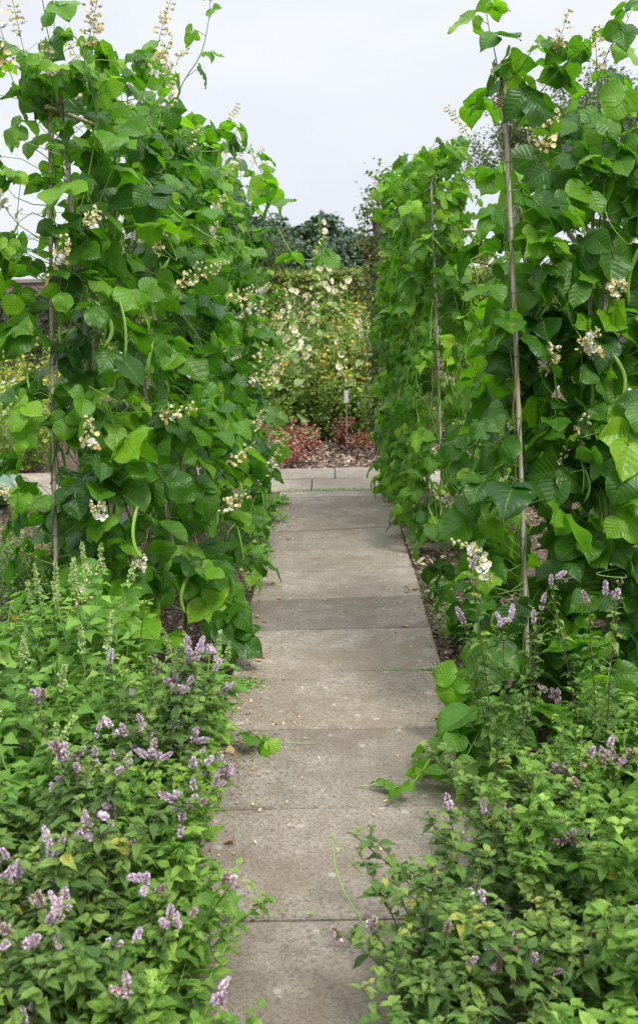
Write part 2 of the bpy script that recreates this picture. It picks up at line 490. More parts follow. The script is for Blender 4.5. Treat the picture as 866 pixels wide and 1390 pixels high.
def soil_mat():
    m = NT('mulched_soil')
    tc = m.n('TexCoord').outputs['Object']
    vo = m.n('TexVoronoi', ins={'Vector': tc, 'Scale': 60.0})
    nz = m.noise(5, 6, .7, tc); f = m.noise(120, 4, .7, tc)
    sp = m.n('SeparateColor', ins={0: vo.outputs['Color']})
    c = m.ramp(sp.outputs[0], [(.0, (.055, .036, .026)), (.4, (.12, .08, .058)), (.75, (.22, .155, .115)), (1, (.36, .28, .21))])
    c = m.mix(m.math('MULTIPLY', m.ramp(f, [(.4, 1.0), (.6, 0.0)]), .6), c, (.04, .028, .02))
    c = m.mix(m.math('MULTIPLY', nz, .35), c, (.10, .066, .045))
    h = m.math('ADD', m.math('MULTIPLY', vo.outputs['Distance'], -1.0), f)
    bp = m.n('Bump', ins={'Strength': .9, 'Distance': .02, 'Height': h})
    p = m.n('BsdfPrincipled', ins={'Base Color': c, 'Roughness': .95, 'Specular IOR Level': .15, 'Normal': bp.outputs[0]})
    m.link(p.outputs[0], m.out.inputs[0])
    return m.m


M['soil'] = soil_mat()
M['chip'] = plain('wood_chip', [(.05, (.06, .04, .03)), (.4, (.2, .13, .095)), (.75, (.36, .27, .2)), (1, (.52, .44, .35))], .9, 50, use_rnd=.8)
M['fallen'] = plain('fallen_petals', [(.05, (.22, .13, .06)), (.5, (.48, .33, .16)), (1, (.62, .52, .34))], .8, 50, use_rnd=.8)
M['grass'] = plain('lawn_turf', [(.2, (.04, .085, .02)), (.8, (.09, .16, .035))], .9, 9, use_rnd=0, bump=.6)


def brick_mat():
    m = NT('old_red_brick')
    tc = m.n('TexCoord').outputs['Object']
    mp = m.n('Mapping', ins={'Vector': tc, 'Rotation': (rad(90), 0, 0)})
    b = m.n('TexBrick', ins={'Vector': mp.outputs[0], 'Color1': (.20, .085, .065, 1), 'Color2': (.12, .06, .055, 1), 'Mortar': (.24, .2, .18, 1), 'Scale': 1.0,
                             'Mortar Size': .012, 'Brick Width': .23, 'Row Height': .076})
    nz = m.noise(3, 5, .6, tc)
    c = m.mix(m.math('MULTIPLY', nz, .5), b.outputs[0], (.14, .10, .10))
    p = m.n('BsdfPrincipled', ins={'Base Color': c, 'Roughness': .9})
    m.link(p.outputs[0], m.out.inputs[0])
    return m.m


M['brick'] = brick_mat()
M['coping'] = plain('stone_coping', [(.2, (.16, .13, .11)), (.8, (.28, .25, .22))], .9, 6, bump=.4)


# ------------------------------------------------------------------ ground
def sheet(name, x0, x1, y0, y1, z, mat, kind='structure'):
    g = Geo()
    g.raw([(x0, y0, z), (x1, y0, z), (x1, y1, z), (x0, y1, z)], [(0, 1, 2, 3)])
    o = g.build(name, mat)
    return tag(o, kind=kind)


def ground():
    # fine soil near the camera with small humps, coarse out to the horizon: ONE sheet
    xs = np.concatenate([[-900, -200, -60, -25, -12], np.arange(-6, 6.01, .08), [12, 25, 60, 200, 900]])
    ys = np.concatenate([[-30, -8, -2], np.arange(0, 14.01, .08), [18, 25, 40, 80, 200, 1000, 1900]])
    X, Y = np.meshgrid(xs, ys, indexing='ij')
    rg = np.random.default_rng(3)
    Z = np.zeros_like(X) - .03
    for k in range(26):
        a = rg.uniform(0, 6.28); fr = rg.uniform(2, 16)
        Z += .012 / (1 + fr * .15) * np.sin(fr * (X * math.cos(a) + Y * math.sin(a)) + rg.uniform(0, 6.28))
    near = (np.abs(X) < 6.1) & (Y > -1) & (Y < 14.1)
    Z = np.where(near, Z + rg.normal(0, .004, Z.shape), -.03)
    Z = np.where(np.abs(X) < .55, np.minimum(Z, -.035), Z)
    Z = np.where((Y > 8.5) & (Y < 9.95), np.minimum(Z, -.035), Z)
    n1, n2 = X.shape
    i = np.arange(n1 - 1)[:, None] * n2; j = np.arange(n2 - 1)[None]
    f = np.stack([i + j, i + n2 + j, i + n2 + j + 1, i + j + 1], -1).reshape(-1, 4)
    g = Geo(); g.raw(np.stack([X, Y, Z], -1).reshape(-1, 3), f)
    tag(g.build('ground', M['soil']), kind='structure')
    sheet('lawn', -300, 300, 18.5, 24.2, .01, M['grass'])
    sheet('meadow', -600, 600, 31.5, 900, .01, M['grass'])


ground()


def slab_box(g, c, rnd, top, thick=.05, bev=.006):
    """c: 4 corner xy (ccw). bevelled slab"""
    c = np.asarray(c, float); ctr = c.mean(0)
    inn = c + nrm(ctr - c) * bev * 1.4
    tilt = rng.normal(0, .0015, 4)
    V = np.vstack([np.c_[c, np.full(4, top - thick)], np.c_[c, top - bev + tilt], np.c_[inn, top + tilt]])
    f = [(0, 1, 5, 4), (1, 2, 6, 5), (2, 3, 7, 6), (3, 0, 4, 7), (4, 5, 9, 8), (5, 6, 10, 9), (6, 7, 11, 10), (7, 4, 8, 11), (8, 9, 10, 11)]
    A = np.full((12, 3), rnd)
    g.raw(V, f, A)


def paths():
    g = Geo()
    seams = [(.72, 0), (1.32, 0), (1.93, 0), (2.54, 0.0), (3.15, .01), (3.76, .0), (4.37, .0), (4.96, .015), (5.5, .06), (6.08, .08), (6.62, .11), (7.2, .1), (7.9, .04), (8.42, .03), (8.68, .0)]
    for (a, sa), (b, sb) in zip(seams[:-1], seams[1:]):
        gp = rng.uniform(.003, .006)
        xl, xr = -.46 + rng.normal(0, .004), .45 + rng.normal(0, .005)
        slab_box(g, [(xl, a - sa / 2 + gp), (xr, a + sa / 2 + gp), (xr, b + sb / 2 - gp), (xl, b - sb / 2 - gp)], rng.uniform(.1, .9), rng.normal(0, .0025))
    slab_box(g, [(.458, 6.63), (.78, 6.66), (.78, 7.22), (.458, 7.2)], .8, .0)
    o = g.build('path', M['slab'], smooth=False); tag(o, kind='structure')
    g = Geo()
    x = -6.2
    while x < 6:
        w = .6
        slab_box(g, [(x + .004, 8.70), (x + w - .004, 8.70), (x + w - .004, 9.27), (x + .004, 9.27)], rng.uniform(.6, 1), rng.normal(0, .002))
        slab_box(g, [(x + .204, 9.28), (x + .2 + w - .004, 9.28), (x + .2 + w - .004, 9.85), (x + .204, 9.85)], rng.uniform(.7, 1), rng.normal(0, .002))
        x += w
    o = g.build('cross_path', M['slab'], smooth=False); tag(o, kind='structure')


paths()


def litter():
    g = Geo()
    def scatter(n, x0, x1, y0, y1, s0, s1, z=.0, gg=g):
        for _ in range(n):
            p = np.array([rng.uniform(x0, x1), rng.uniform(y0, y1), z + rng.uniform(-.012, .012)])
            if abs(p[0]) < .47 and p[1] < 8.7: continue
            th = rng.uniform(0, 6.28)
            gg.leaf('dot', p, (math.cos(th), math.sin(th), rng.normal(0, .35)), (rng.normal(0, .4), rng.normal(0, .4), 1), rng.uniform(s0, s1), rng.uniform(0, 1), 0, rng.uniform(.3, .9))
    scatter(9000, -2.4, 3.2, 9.9, 12.6, .02, .06, -.015)
    scatter(5000, .47, 1.6, 2.6, 8.6, .012, .045, -.02)
    scatter(2500, -1.6, -.47, 2.5, 8.6, .012, .04, -.02)
    scatter(2500, -6.0, -2.0, 6.0, 8.6, .02, .05, -.02)
    for _ in range(2600):     # soil and crumbs spilled over both slab edges and into the joints
        sd_ = 1 if rng.random() < .4 else -1
        y = rng.uniform(2.2, 8.6) if rng.random() < .6 else rng.normal(3.8, .45)
        x = sd_ * (.47 - abs(rng.normal(0, .035 if sd_ > 0 else (.09 if 3.2 < y < 4.4 else .045))))
        th = rng.uniform(0, 6.28)
        g.leaf('dot', (x, y, .004 + rng.uniform(0, .005)), (math.cos(th), math.sin(th), rng.normal(0, .2)), (rng.normal(0, .3), rng.normal(0, .3), 1), rng.uniform(.003, .014), rng.uniform(0, .75) ** 1.5, 0, rng.uniform(.4, 1))
    tag(g.build('wood_chips', M['chip']), 'brown wood chip mulch spread over the beds', 'mulch', kind='stuff')
    g = Geo()
    for _ in range(560):
        x = -.45 + abs(rng.normal(0, .17)); y = rng.uniform(2.2, 8.5)
        if rng.random() < .14: x = rng.uniform(-.45, .45)
        if rng.random() < .25: x = .45 - abs(rng.normal(0, .06))
        if rng.random() < .5: y = rng.normal(3.75, .5)
        if y < 1.8: continue
        th = rng.uniform(0, 6.28)
        g.leaf('petal', (x, y, .006), (math.cos(th), math.sin(th), .1), (rng.normal(0, .4), rng.normal(0, .4), 1), rng.uniform(.005, .014), rng.uniform(0, 1) ** 1.2, 0, rng.uniform(.5, 1))
    for _ in range(46):
        x = (-1 if rng.random() < .6 else 1) * (.45 - abs(rng.normal(0, .07))); y = rng.uniform(2.3, 8.4); th = rng.uniform(0, 6.28)
        g.leaf('small', (x, y, .008), (math.cos(th), math.sin(th), .15), (rng.normal(0, .3), rng.normal(0, .3), 1), rng.uniform(.02, .045), rng.uniform(0, .25), 0, 1.3)
    tag(g.build('fallen_petals', M['fallen']), 'scattered faded bean petals and dry leaf scraps lying on the paving slabs', 'petals', kind='stuff')
    g = Geo()
    for (cx, cy, sx, sy, n) in [(-.42, 4.22, .09, .06, 420), (-.1, 8.69, .5, .012, 260), (.44, 4.36, .2, .01, 60), (-.3, 2.54, .2, .007, 80), (.56, 5.1, .08, .35, 500), (-.5, 6.6, .05, 1.0, 500), (.49, 7.0, .02, .8, 250)]:
        for _ in range(n):
            th = rng.uniform(0, 6.28)
            p = (cx + rng.normal(0, sx * .6), cy + rng.normal(0, sy * .6), .001 + rng.uniform(0, .012))
            g.leaf('small', p, (math.cos(th), math.sin(th), .8), (0, 0, 1), rng.uniform(.008, .022), rng.uniform(.3, 1))
    tag(g.build('moss', M['weed']), 'yellow green moss and tiny weeds along the slab edges', 'moss', kind='stuff')


litter()


# ------------------------------------------------------------------ bean flowers and pods (shared part meshes)
def truss_mesh(k, op=None):
    rg = np.random.default_rng(100 + k)
    g = Geo(); L = rg.uniform(.16, .24)
    z = np.linspace(0, L, 8)
    c = rg.normal(0, .02, 2)
    pts = np.c_[c[0] * (z / L) ** 2, c[1] * (z / L) ** 2, z]
    g.tube(pts, [.0016, .0009], 5, 0)
    n = rg.integers(8, 13)
    opened = op if op is not None else rg.choice([0.15, .3, .55, .8])
    for i in range(n):
        u = .42 + .58 * i / (n - 1)
        for side in range(3):
            if rg.random() < .25: continue
            a = rg.uniform(0, 6.28)
            d = nrm([math.cos(a), math.sin(a), .35])
            base = np.array([np.interp(u * L, z, pts[:, 0]), np.interp(u * L, z, pts[:, 1]), u * L])
            ln = .015 * rg.uniform(.5, 1.3)
            tip = base + d * ln
            g.tube([base, (base + tip) / 2 + [0, 0, .001], tip], .0006, 3, 0)
            if u > .8:
                g.blob(tip + d * .002, (.0042, .0075), d, 2, rg.uniform(0, .5), 'bud')
            elif rg.random() < opened:
                # open white flower: standard, two wings, keel
                up = nrm(np.cross(np.cross(d, [0, 0, 1]), d))
                sd = np.cross(d, up)
                f = rg.uniform(.8, 1.1)
                g.blob(tip, (.003, .005), d, 0, .6, 'bud')
                for sg in (-1, 1):
                    g.leaf('petal', tip + d * .001, nrm(sd * sg * .7 + d * .8 - up * .3), nrm(up * .8 + d * .3 + sd * sg * .5), .017 * f, rg.random(), 1, 1.1)
                    g.leaf('petal', tip + d * .002, nrm(sd * sg * .55 + up * .9 + d * .2), nrm(-d + up * .2), .015 * f, rg.random(), 1, 1.0)
                g.blob(tip + d * .007 * f, (.0035, .005 * f), d, 2, .2, 'bud')
            else:
                f = rg.uniform(.9, 1.45)
                mt = 3 if rg.random() < .35 else 2
                g.blob(tip, (.0028, .004), d, 0, .6, 'bud')
                for sg in (-1, 1):
                    sd = np.cross(d, [0, 0, 1])
                    g.leaf('petal', tip + d * .001, nrm(d + sd * sg * .55 - np.array([0, 0, .3]) + rg.normal(0, .3, 3)), nrm(sd * sg + [0, 0, .6]), .0145 * f, rg.random(), mt, .8)
    return mesh_only(g, 'flower_truss', [M['stem'], M['white'], M['cream'], M['faded']])


TRUSS = [truss_mesh(k, [.05, .15, .3, .5, .2, .1][k % 6]) for k in range(10)]
TRUSS_TOP = [truss_mesh(20 + k, [.02, .1, .2][k % 3]) for k in range(5)]


def pod_mesh(k, L, w):
    rg = np.random.default_rng(200 + k)
    g = Geo()
    n = 14; u = np.linspace(0, 1, n)
    bend = rg.uniform(.02, .06)
    pts = np.c_[bend * np.sin(u * 2.6), .005 * np.sin(u * 5), -L * u]
    r = w * np.interp(u, [0, .04, .12, .85, .95, 1], [.25, .4, 1, .95, .5, .08]) * (1 + .07 * np.sin(u * 40))
    g.tube(pts, r, 8, 0, rg.random())
    v = g.v[0]; v[:, 1] = (v[:, 1] - .005) * .5 + .005
    return mesh_only(g, 'pod', [M['pod']])


PODS = [pod_mesh(0, .2, .0085), pod_mesh(1, .16, .007), pod_mesh(2, .24, .009), pod_mesh(3, .12, .0045)]


# ------------------------------------------------------------------ beans
def trifoliate(gl, gs, node, out, pet, size, rg, tpls, keep=None, petr=.0013, hang=None, youth=0.0):
    out = nrm(out)
    up = np.array([0, 0, 1.0])
    p1 = node + out * pet * .55 + up * pet * .22
    p2 = node + out * pet + up * pet * rg.uniform(-.05, .25)
    if keep is not None and not keep(p2 + out * .03):
        return
    gs.tube([node, p1, p2], [petr * 1.1, petr * .8], 4, 0, rg.uniform(.3, 1))
    horiz = nrm(out * [1, 1, .0] + rg.normal(0, .35, 3) * [1, 1, 0])
    h = rg.uniform(.15, 1.0) if hang is None else hang
    T = nrm(horiz * (1 - h * .55) - up * h + rg.normal(0, .22, 3))
    N = nrm(horiz * (.25 + h * .8) + up * (1.15 - h * .55) + rg.normal(0, .5, 3))
    S = nrm(np.cross(T, N)); N = np.cross(S, T)
    r0 = np.clip(rg.beta(2.1, 2.6) + youth, 0, 1)
    st = size * .28
    gs.tube([p2, p2 + T * st], [petr * .8, petr * .7], 3, 0, .6)
    gl.leaf(tpls[rg.integers(len(tpls))], p2 + T * st, T, nrm(N + rg.normal(0, .18, 3)), size * rg.uniform(.95, 1.1), np.clip(r0 + rg.normal(0, .08), 0, 1), 0, rg.uniform(.82, 1.1))
    for sg in (-1, 1):
        if rg.random() < .04: continue
        Tl = nrm(T * rg.uniform(-.05, .35) + S * sg - up * rg.uniform(.0, .45) + rg.normal(0, .12, 3))
        Nl = nrm(N + S * sg * rg.uniform(-.3, .6) + rg.normal(0, .36, 3))
        gl.leaf(tpls[rg.integers(len(tpls))], p2 + S * sg * .006, Tl, Nl, size * rg.uniform(.78, 1.0), np.clip(r0 + rg.normal(0, .09), 0, 1), 0, rg.uniform(.8, 1.08))


def smooth_line(pts, n=20):
    p = np.asarray(pts, float)
    k = len(p); u = np.linspace(0, k - 1, n)
    out = []
    for x in u:
        i = min(int(x), k - 2); f = x - i
        p0 = p[max(i - 1, 0)]; p1 = p[i]; p2 = p[i + 1]; p3 = p[min(i + 2, k - 1)]
        out.append(.5 * ((2 * p1) + (-p0 + p2) * f + (2 * p0 - 5 * p1 + 4 * p2 - p3) * f * f + (-p0 + 3 * p1 - 3 * p2 + p3) * f ** 3))
    return np.array(out)


def bean_plant(base, top, out, n, seed, name, label, cat, group, size=.115, tpls=None, mat='bean', spread=(.06, .26), arc=2.0, hmax=1.0,
               shoots=(), ntruss=8, npod=3, wild=3, keep=None, hlo=.04, outb=None, crown=True):
    rg = np.random.default_rng(seed)
    tpls = tpls or BEAN
    base = np.asarray(base, float); top = np.asarray(top, float)
    th = thing(name, base, label, cat, group)
    gl, gs, gv = Geo(), Geo(), Geo()
    ax = nrm(top - base); L = np.linalg.norm(top - base)
    for k in range(2):
        zz = np.linspace(0.0, L * hmax * (1.0 if k == 0 else .93), 70)
        ph = zz / .22 * 2 * math.pi * .5 + k * 2.5 + rg.uniform(0, 6)
        rr = .014
        sp = base[None] + ax[None] * zz[:, None] + np.c_[np.cos(ph) * rr, np.sin(ph) * rr, 0 * zz]
        sp[0] = base + [rg.normal(0, .02), rg.normal(0, .02), -.03]
        gv.tube(sp, [.0042, .0018], 5, 0, rg.random())
    oa = math.atan2(out[1], out[0])
    for i in range(n):
        u = hlo + (1 - hlo) * rg.random() ** .93
        node = base + ax * L * u * hmax
        a = oa + rg.normal(0, arc * .5) if rg.random() < .9 else rg.uniform(0, 6.28)
        d = np.array([math.cos(a), math.sin(a), rg.uniform(-.1, .45)])
        pet = rg.uniform(*spread) * (1 if u < .9 else .8)
        if rg.random() < .10: pet *= 1.35
        sz = size * rg.uniform(.6, 1.15) * (1.0 if u < .85 else .88)
        trifoliate(gl, gs, node, d, pet, sz, rg, tpls, keep, youth=.08 * (u > .85))
    # wild side shoots, and the shoots the photo shows
    lines = []
    for i in range(wild):
        u = rg.uniform(.35, 1.0); node = base + ax * L * u * hmax
        a = oa + rg.normal(0, .9); ln = rg.uniform(.25, .5)
        d = np.array([math.cos(a), math.sin(a), 0])
        v = rg.uniform(-.1, .8)
        lines.append((smooth_line([node, node + d * ln * .4 + [0, 0, ln * .35 * v], node + d * ln * .8 + [0, 0, ln * .5 * v], node + d * ln + [rg.normal(0, .1), rg.normal(0, .1), ln * .3 * v]]), .6))
    for s in shoots:
        lines.append((smooth_line(s[0], 26), -s[1]))
    for pts, ls in lines:
        kp = keep if ls > 0 else None
        if kp is not None and not kp(pts[-1]): continue
        ls = abs(ls)
        gs.tube(pts, [.0025, .001], 5, 0, .8)
        m = len(pts); step = max(3, int(m * .16)); f = 4
        while f < m:
            a = rg.uniform(0, 6.28)
            d = nrm([math.cos(a), math.sin(a), .3])
            fr = f / m
            trifoliate(gl, gs, pts[f], d, .035 + .04 * (1 - fr), size * ls * (1.1 - .65 * fr), rg, tpls, kp, youth=.02 + .25 * fr)
            f += step
    # bare lengths of vine wandering over the outside of the leaves
    for i in range(5):
        u = rg.uniform(.1, .75); a = oa + rg.normal(0, .6); R0 = spread[1] * rg.uniform(.7, 1.0)
        pl = [base + ax * L * u]
        for k_ in range(4):
            a += rg.normal(0, .45); u = min(1.0, u + rg.uniform(-.02, .11))
            q_ = base + ax * L * u + np.array([math.cos(a), math.sin(a), 0]) * R0 * [.6, 1, 1, .7][k_]
            if keep is not None and not keep(q_): break
            pl.append(q_)
        if len(pl) > 2: gs.tube(smooth_line(pl, 22), [.0026, .0016], 5, 0, rg.uniform(.5, 1))
    k = 0; tries = 0; ntruss = int(round(ntruss * .72))
    while k < ntruss and tries < 200:
        tries += 1
        u = rg.uniform(.12, 1.0) if rg.random() < .8 else rg.uniform(.8, 1.02)
        a = oa + rg.normal(0, .7)
        d = np.array([math.cos(a), math.sin(a), rg.uniform(-.1, .3)])
        p = base + ax * L * u * hmax + d * (spread[1] * rg.uniform(.55, .95))
        if keep is not None and not keep(p + d * .08): continue
        nd_ = base + ax * L * min(u, .99) * hmax
        gs.tube([nd_, nd_ * .5 + p * .5 + [0, 0, -.012], p], [.0022, .0016], 4, 0, .6)
        dirn = nrm(d * [.8, .8, .0] + [0, 0, rg.uniform(.2, 1.4) + (1.0 if u > .9 else 0)])
        TS = TRUSS_TOP if u > .8 else TRUSS
        child_copy(TS[rg.integers(len(TS))], 'flower_truss', th, p, aim(dirn, rg.uniform(0, 6)), rg.uniform(.85, 1.2))
        k += 1
    for i in range(npod):
        u = rg.uniform(.1, .85); a = oa + rg.normal(0, .7)
        d = np.array([math.cos(a), math.sin(a), 0])
        p = base + ax * L * u * hmax + d * spread[1] * rg.uniform(.5, .95)
        nd_ = base + ax * L * u * hmax
        gs.tube([nd_, nd_ * .4 + p * .6 + [0, 0, .03], p], [.002, .0014], 4, 0, .6)
        child_copy(PODS[rg.integers(len(PODS))], 'pod', th, p, (rg.normal(0, .12), rg.normal(0, .12), rg.uniform(0, 6)), rg.uniform(.8, 1.1))
    gv.merge(gs, 1)
    part(gv, 'stem', [M['vine'], M['stem']], th)
    fo = part(gl, 'foliage', M[mat], th)
    return th


def cane(frame, a, b, r=.0085, ext=.0):
    g = Geo()
    a = np.asarray(a, float); b = np.asarray(b, float)
    n = 90; u = np.linspace(0, 1, n)
    pts = a[None] + (b - a)[None] * u[:, None] + np.c_[np.sin(u * 3 + a[0] * 9), np.cos(u * 2.3 + a[1] * 5), 0 * u] * .006
    rr = r * (1 - .25 * u) * (1 + .22 * (np.abs((u * 11) % 1 - .5) < .05))
    g.tube(pts, rr, 8, 0, .5)
    return part(g, 'cane', M['cane'], frame)


# ---- left row of runner beans
lf = thing('bamboo_cane_frame', (-.9, 6.0, 0), 'grey bamboo canes of the long left bean row, smothered in leaves', 'cane frame')
NL = 8
ords = ['front', 'second', 'third', 'fourth', 'fifth', 'sixth', 'seventh', 'rearmost']
left_in, left_out = [], []
tops = []
for i in range(NL):
    Y = 4.0 + i * .57
    f = i / (NL - 1)
    if i == 0:
        topi = unp(76, 96, Y - .0); topo = unp(70, 122, Y - .03)
        bi = np.array([-.90, 4.28, -.05]); bo = np.array([unp(70, 815, 4.0)[0] - .0, 3.98, -.05])
    else:
        rx = -.97 + .27 * f + rng.normal(0, .015)
        topi = np.array([rx - .04, Y, 2.42 + rng.normal(0, .03)]); topo = np.array([rx + .03, Y + .03, 2.42 + rng.normal(0, .03)])
        bi = np.array([-.66 + .02 * f, Y + .03, -.05]); bo = np.array([-1.20 + .05 * f, Y, -.05])
    cane(lf, bi, topi); cane(lf, bo, topo)
    tops.append((topi + topo) / 2 - [0, 0, .09])
    left_in.append((bi, topi)); left_out.append((bo, topo))
g = Geo(); g.tube(np.array([tops[0] + [0, -.12, -.02]] + tops[1:] + [tops[-1] + [0, .1, 0]]), .008, 7)
part(g, 'ridge_pole', M['cane'], lf)


def keep_left(p):
    # nothing grows in front of the two bare front canes, nor across the walkway
    if p[0] > -.38 + .0 * p[1] and p[2] < 2.0: return False
    if p[1] < 4.0 and .3 < p[2] < 2.2:
        xa = np.interp(p[2], [0, 2.3], [left_out[0][0][0], left_out[0][1][0]])
        if abs(p[0] - xa) < .07: return rng.random() < .12
    if p[0] < -1.14 - .06 * max(0, p[1] - 4) and p[2] < 1.95: return rng.random() < (.85 if p[2] > .9 else .97)
    return True


Ysh = 3.9
shoot_a = [unp(225, 190, 4.3), unp(245, 120, 4.2), unp(272, 75, 4.1), unp(283, 30, 4.05), unp(286, -4, 4.0)]
shoot_b = [unp(120, 110, 4.0), unp(114, 75, 3.95), unp(104, 52, 3.9), unp(99, 48, 3.9)]
shoot_c = [unp(195, 240, 4.1), unp(235, 285, 3.9), unp(275, 315, 3.8), unp(320, 340, 3.8), unp(350, 380, 3.8)]
shoot_d = [unp(300, 235, 4.6), unp(345, 262, 4.3), unp(372, 300, 4.2), unp(398, 345, 4.1), unp(425, 352, 4.1), unp(440, 340, 4.1)]
shoot_e = [unp(250, 190, 4.6), unp(300, 175, 4.5), unp(335, 200, 4.5), unp(355, 235, 4.5)]
shoot_f = [unp(60, 250, 3.9), unp(30, 245, 3.8), unp(5, 235, 3.8)]
shoot_g = [unp(60, 380, 3.9), unp(25, 350, 3.8), unp(-5, 320, 3.8)]
for i in range(NL):
    o = ords[i]
    b, t = left_in[i]
    sh = []
    if i == 0: sh = [(shoot_b, .55), (shoot_c, .75)]
    if i == 1: sh = [(shoot_a, .5), (shoot_e, .75)]
    if i == 2: sh = [(shoot_d, .9)]
    out = np.array([1, -.35, 0]) if i else np.array([.55, -1, 0])
    nm = 104 if i < 4 else 92
    bean_plant(b, t, out, nm, 300 + i, 'runner_bean_plant', '%s runner bean plant on the path side of the left bean row' % o, 'bean plant',
               'runner beans climbing the left row of canes', size=.130 if i < 3 else .12, shoots=sh, spread=(.05, .31) if i < 3 else (.06, .26), arc=2.1,
               ntruss=14 if i < 3 else 7, npod=5 if i < 4 else 2, wild=4, keep=keep_left, hmax=1.04)
    b, t = left_out[i]
    sh = [(shoot_f, .8), (shoot_g, .7)] if i == 0 else []
    out = np.array([-.8, -.6, 0]) if i else np.array([-.2, -1, 0])
    bean_plant(b, t, out, 90 if i == 0 else (64 if i < 4 else 50), 340 + i, 'runner_bean_plant', '%s runner bean plant on the outer side of the left bean row' % o, 'bean plant',
               'runner beans climbing the left row of canes', shoots=sh, spread=(.05, .22) if i == 0 else (.04, .17), arc=2.2,
               ntruss=12 if i < 2 else 4, npod=4 if i < 2 else 1, wild=3, keep=keep_left, hmax=1.04)

# ---- right front runner beans
rf = thing('bamboo_cane_frame', (1.1, 4.1, 0), 'grey canes of the near right bean row, one bare and leaning at its path end', 'cane frame')
c_base = unp(719, 992, 3.78); c_base[2] = -.05
right = []
front_top = unp(682, 82, 3.74)
lean_top = unp(669, 84, 3.9); lean_mid = unp(716, 360, 4.0); lean_base = lean_mid + (lean_mid - lean_top) * ((lean_mid[2] + .05) / (lean_top[2] - lean_mid[2]))
cane(rf, c_base, front_top, .0095); cane(rf, lean_base, lean_top, .009)
right.append((c_base, front_top)); right.append((lean_base, lean_top))
for i, x in enumerate([1.02, 1.4, 1.78]):
    tp = np.array([x + .02, 4.15, 2.38])
    if i == 0: tp = unp(815, 112, 4.1)
    a = np.array([x - .0, 3.82, -.05]); b = np.array([x + .06, 4.55, -.05])
    cane(rf, a, tp + [.02, .03, 0]); cane(rf, b, tp - [.02, .04, 0])
    right.append((a, tp)); right.append((b, tp))
a = np.array([.72, 4.75, -.05]); tp = np.array([.78, 4.6, 2.2])
cane(rf, a, tp); right.append((a, tp))


def keep_right(p):
    xa = np.interp(p[2], [0, front_top[2]], [c_base[0], front_top[0]])
    if p[1] < 3.8 and abs(p[0] - xa) < (.09 if p[2] < 1.9 else .05): return rng.random() < .12
    if p[0] < .44 and .35 < p[2] < 2.05: return False
    if p[2] > 1.5 and p[0] < .66: return rng.random() < .10
    if p[2] > 2.0 and p[0] < .76: return rng.random() < .4
    if p[0] < .60 and 1.0 < p[2] < 1.55: return rng.random() < .3
    return True


shoot_h = [unp(682, 130, 3.74), unp(672, 75, 3.72), unp(662, 30, 3.7), unp(659, -8, 3.7), unp(668, -40, 3.7)]
shoot_i = [unp(690, 110, 3.74), unp(705, 95, 3.7), unp(720, 70, 3.65), unp(728, 62, 3.65)]
shoot_j = [unp(700, 170, 3.8), unp(745, 110, 3.7), unp(775, 80, 3.65), unp(800, 60, 3.65)]
shoot_k = [unp(800, 140, 4.0), unp(825, 70, 3.95), unp(845, 40, 3.9), unp(860, 5, 3.9)]
shoot_l = [np.array([.62, 3.7, .12]), np.array([.5, 3.5, .16]), np.array([.38, 3.38, .1]), np.array([.24, 3.4, .03])]
shoot_n = [np.array([.70, 3.6, .1]), np.array([.60, 3.35, .26]), np.array([.52, 3.12, .24]), np.array([.44, 3.0, .12])]
shoot_o = [np.array([.72, 3.75, .1]), np.array([.58, 3.65, .3]), np.array([.48, 3.6, .3]), np.array([.42, 3.55, .2])]
shoot_p = [np.array([.95, 3.8, .1]), np.array([.92, 3.6, .35]), np.array([.92, 3.45, .4]), np.array([.88, 3.35, .3])]
shoot_m = [np.array([.66, 3.6, .1]), np.array([.52, 3.4, .2]), np.array([.42, 3.25, .14]), np.array([.36, 3.18, .06])]
rlab = ['runner bean plant twining up the bare leaning cane nearest the path on the right', 'runner bean plant on the second cane of the near right row, behind the bare cane',
        'front runner bean plant on the middle cane pair, near right row', 'rear runner bean plant on the middle cane pair, near right row',
        'front runner bean plant on the third cane pair of the near right row', 'rear runner bean plant on the third cane pair of the near right row',
        'front runner bean plant at the far right end of the near right row', 'rear runner bean plant at the far right end of the near right row',
        'shorter runner bean plant at the back of the near right row beside the gap']
routs = [(-.9, -.4, 0), (-.3, -.8, 0), (-.1, -1, 0), (-.1, .9, 0), (.1, -1, 0), (.2, .8, 0), (.6, -.8, 0), (.8, .5, 0), (-.8, .5, 0)]
for i, (b, t) in enumerate(right):
    sh = []
    if i == 0: sh = [(shoot_h, .75), (shoot_i, .6), (shoot_l, 1.1), (shoot_m, 1.25), (shoot_n, 1.25), (shoot_o, 1.3)]
    if i == 1: sh = [(shoot_j, .9), (shoot_p, 1.3)]
    if i == 2: sh = [(shoot_k, .8)]
    n = [112, 125, 125, 90, 110, 70, 70, 50, 90][i]
    bean_plant(b, t, np.array(routs[i], float), n, 400 + i, 'runner_bean_plant', rlab[i], 'bean plant', 'runner beans on the near right canes',
               size=.134, spread=(.05, .27) if i != 0 else (.05, .2), arc=2.2 if i != 0 else 2.6, ntruss=[7, 10, 14, 4, 12, 2, 5, 2, 5][i], npod=[3, 5, 6, 1, 4, 1, 1, 1, 2][i],
               wild=[1, 3, 4, 3, 3, 3, 2, 2, 1][i], keep=keep_right, shoots=sh, hmax=.97)

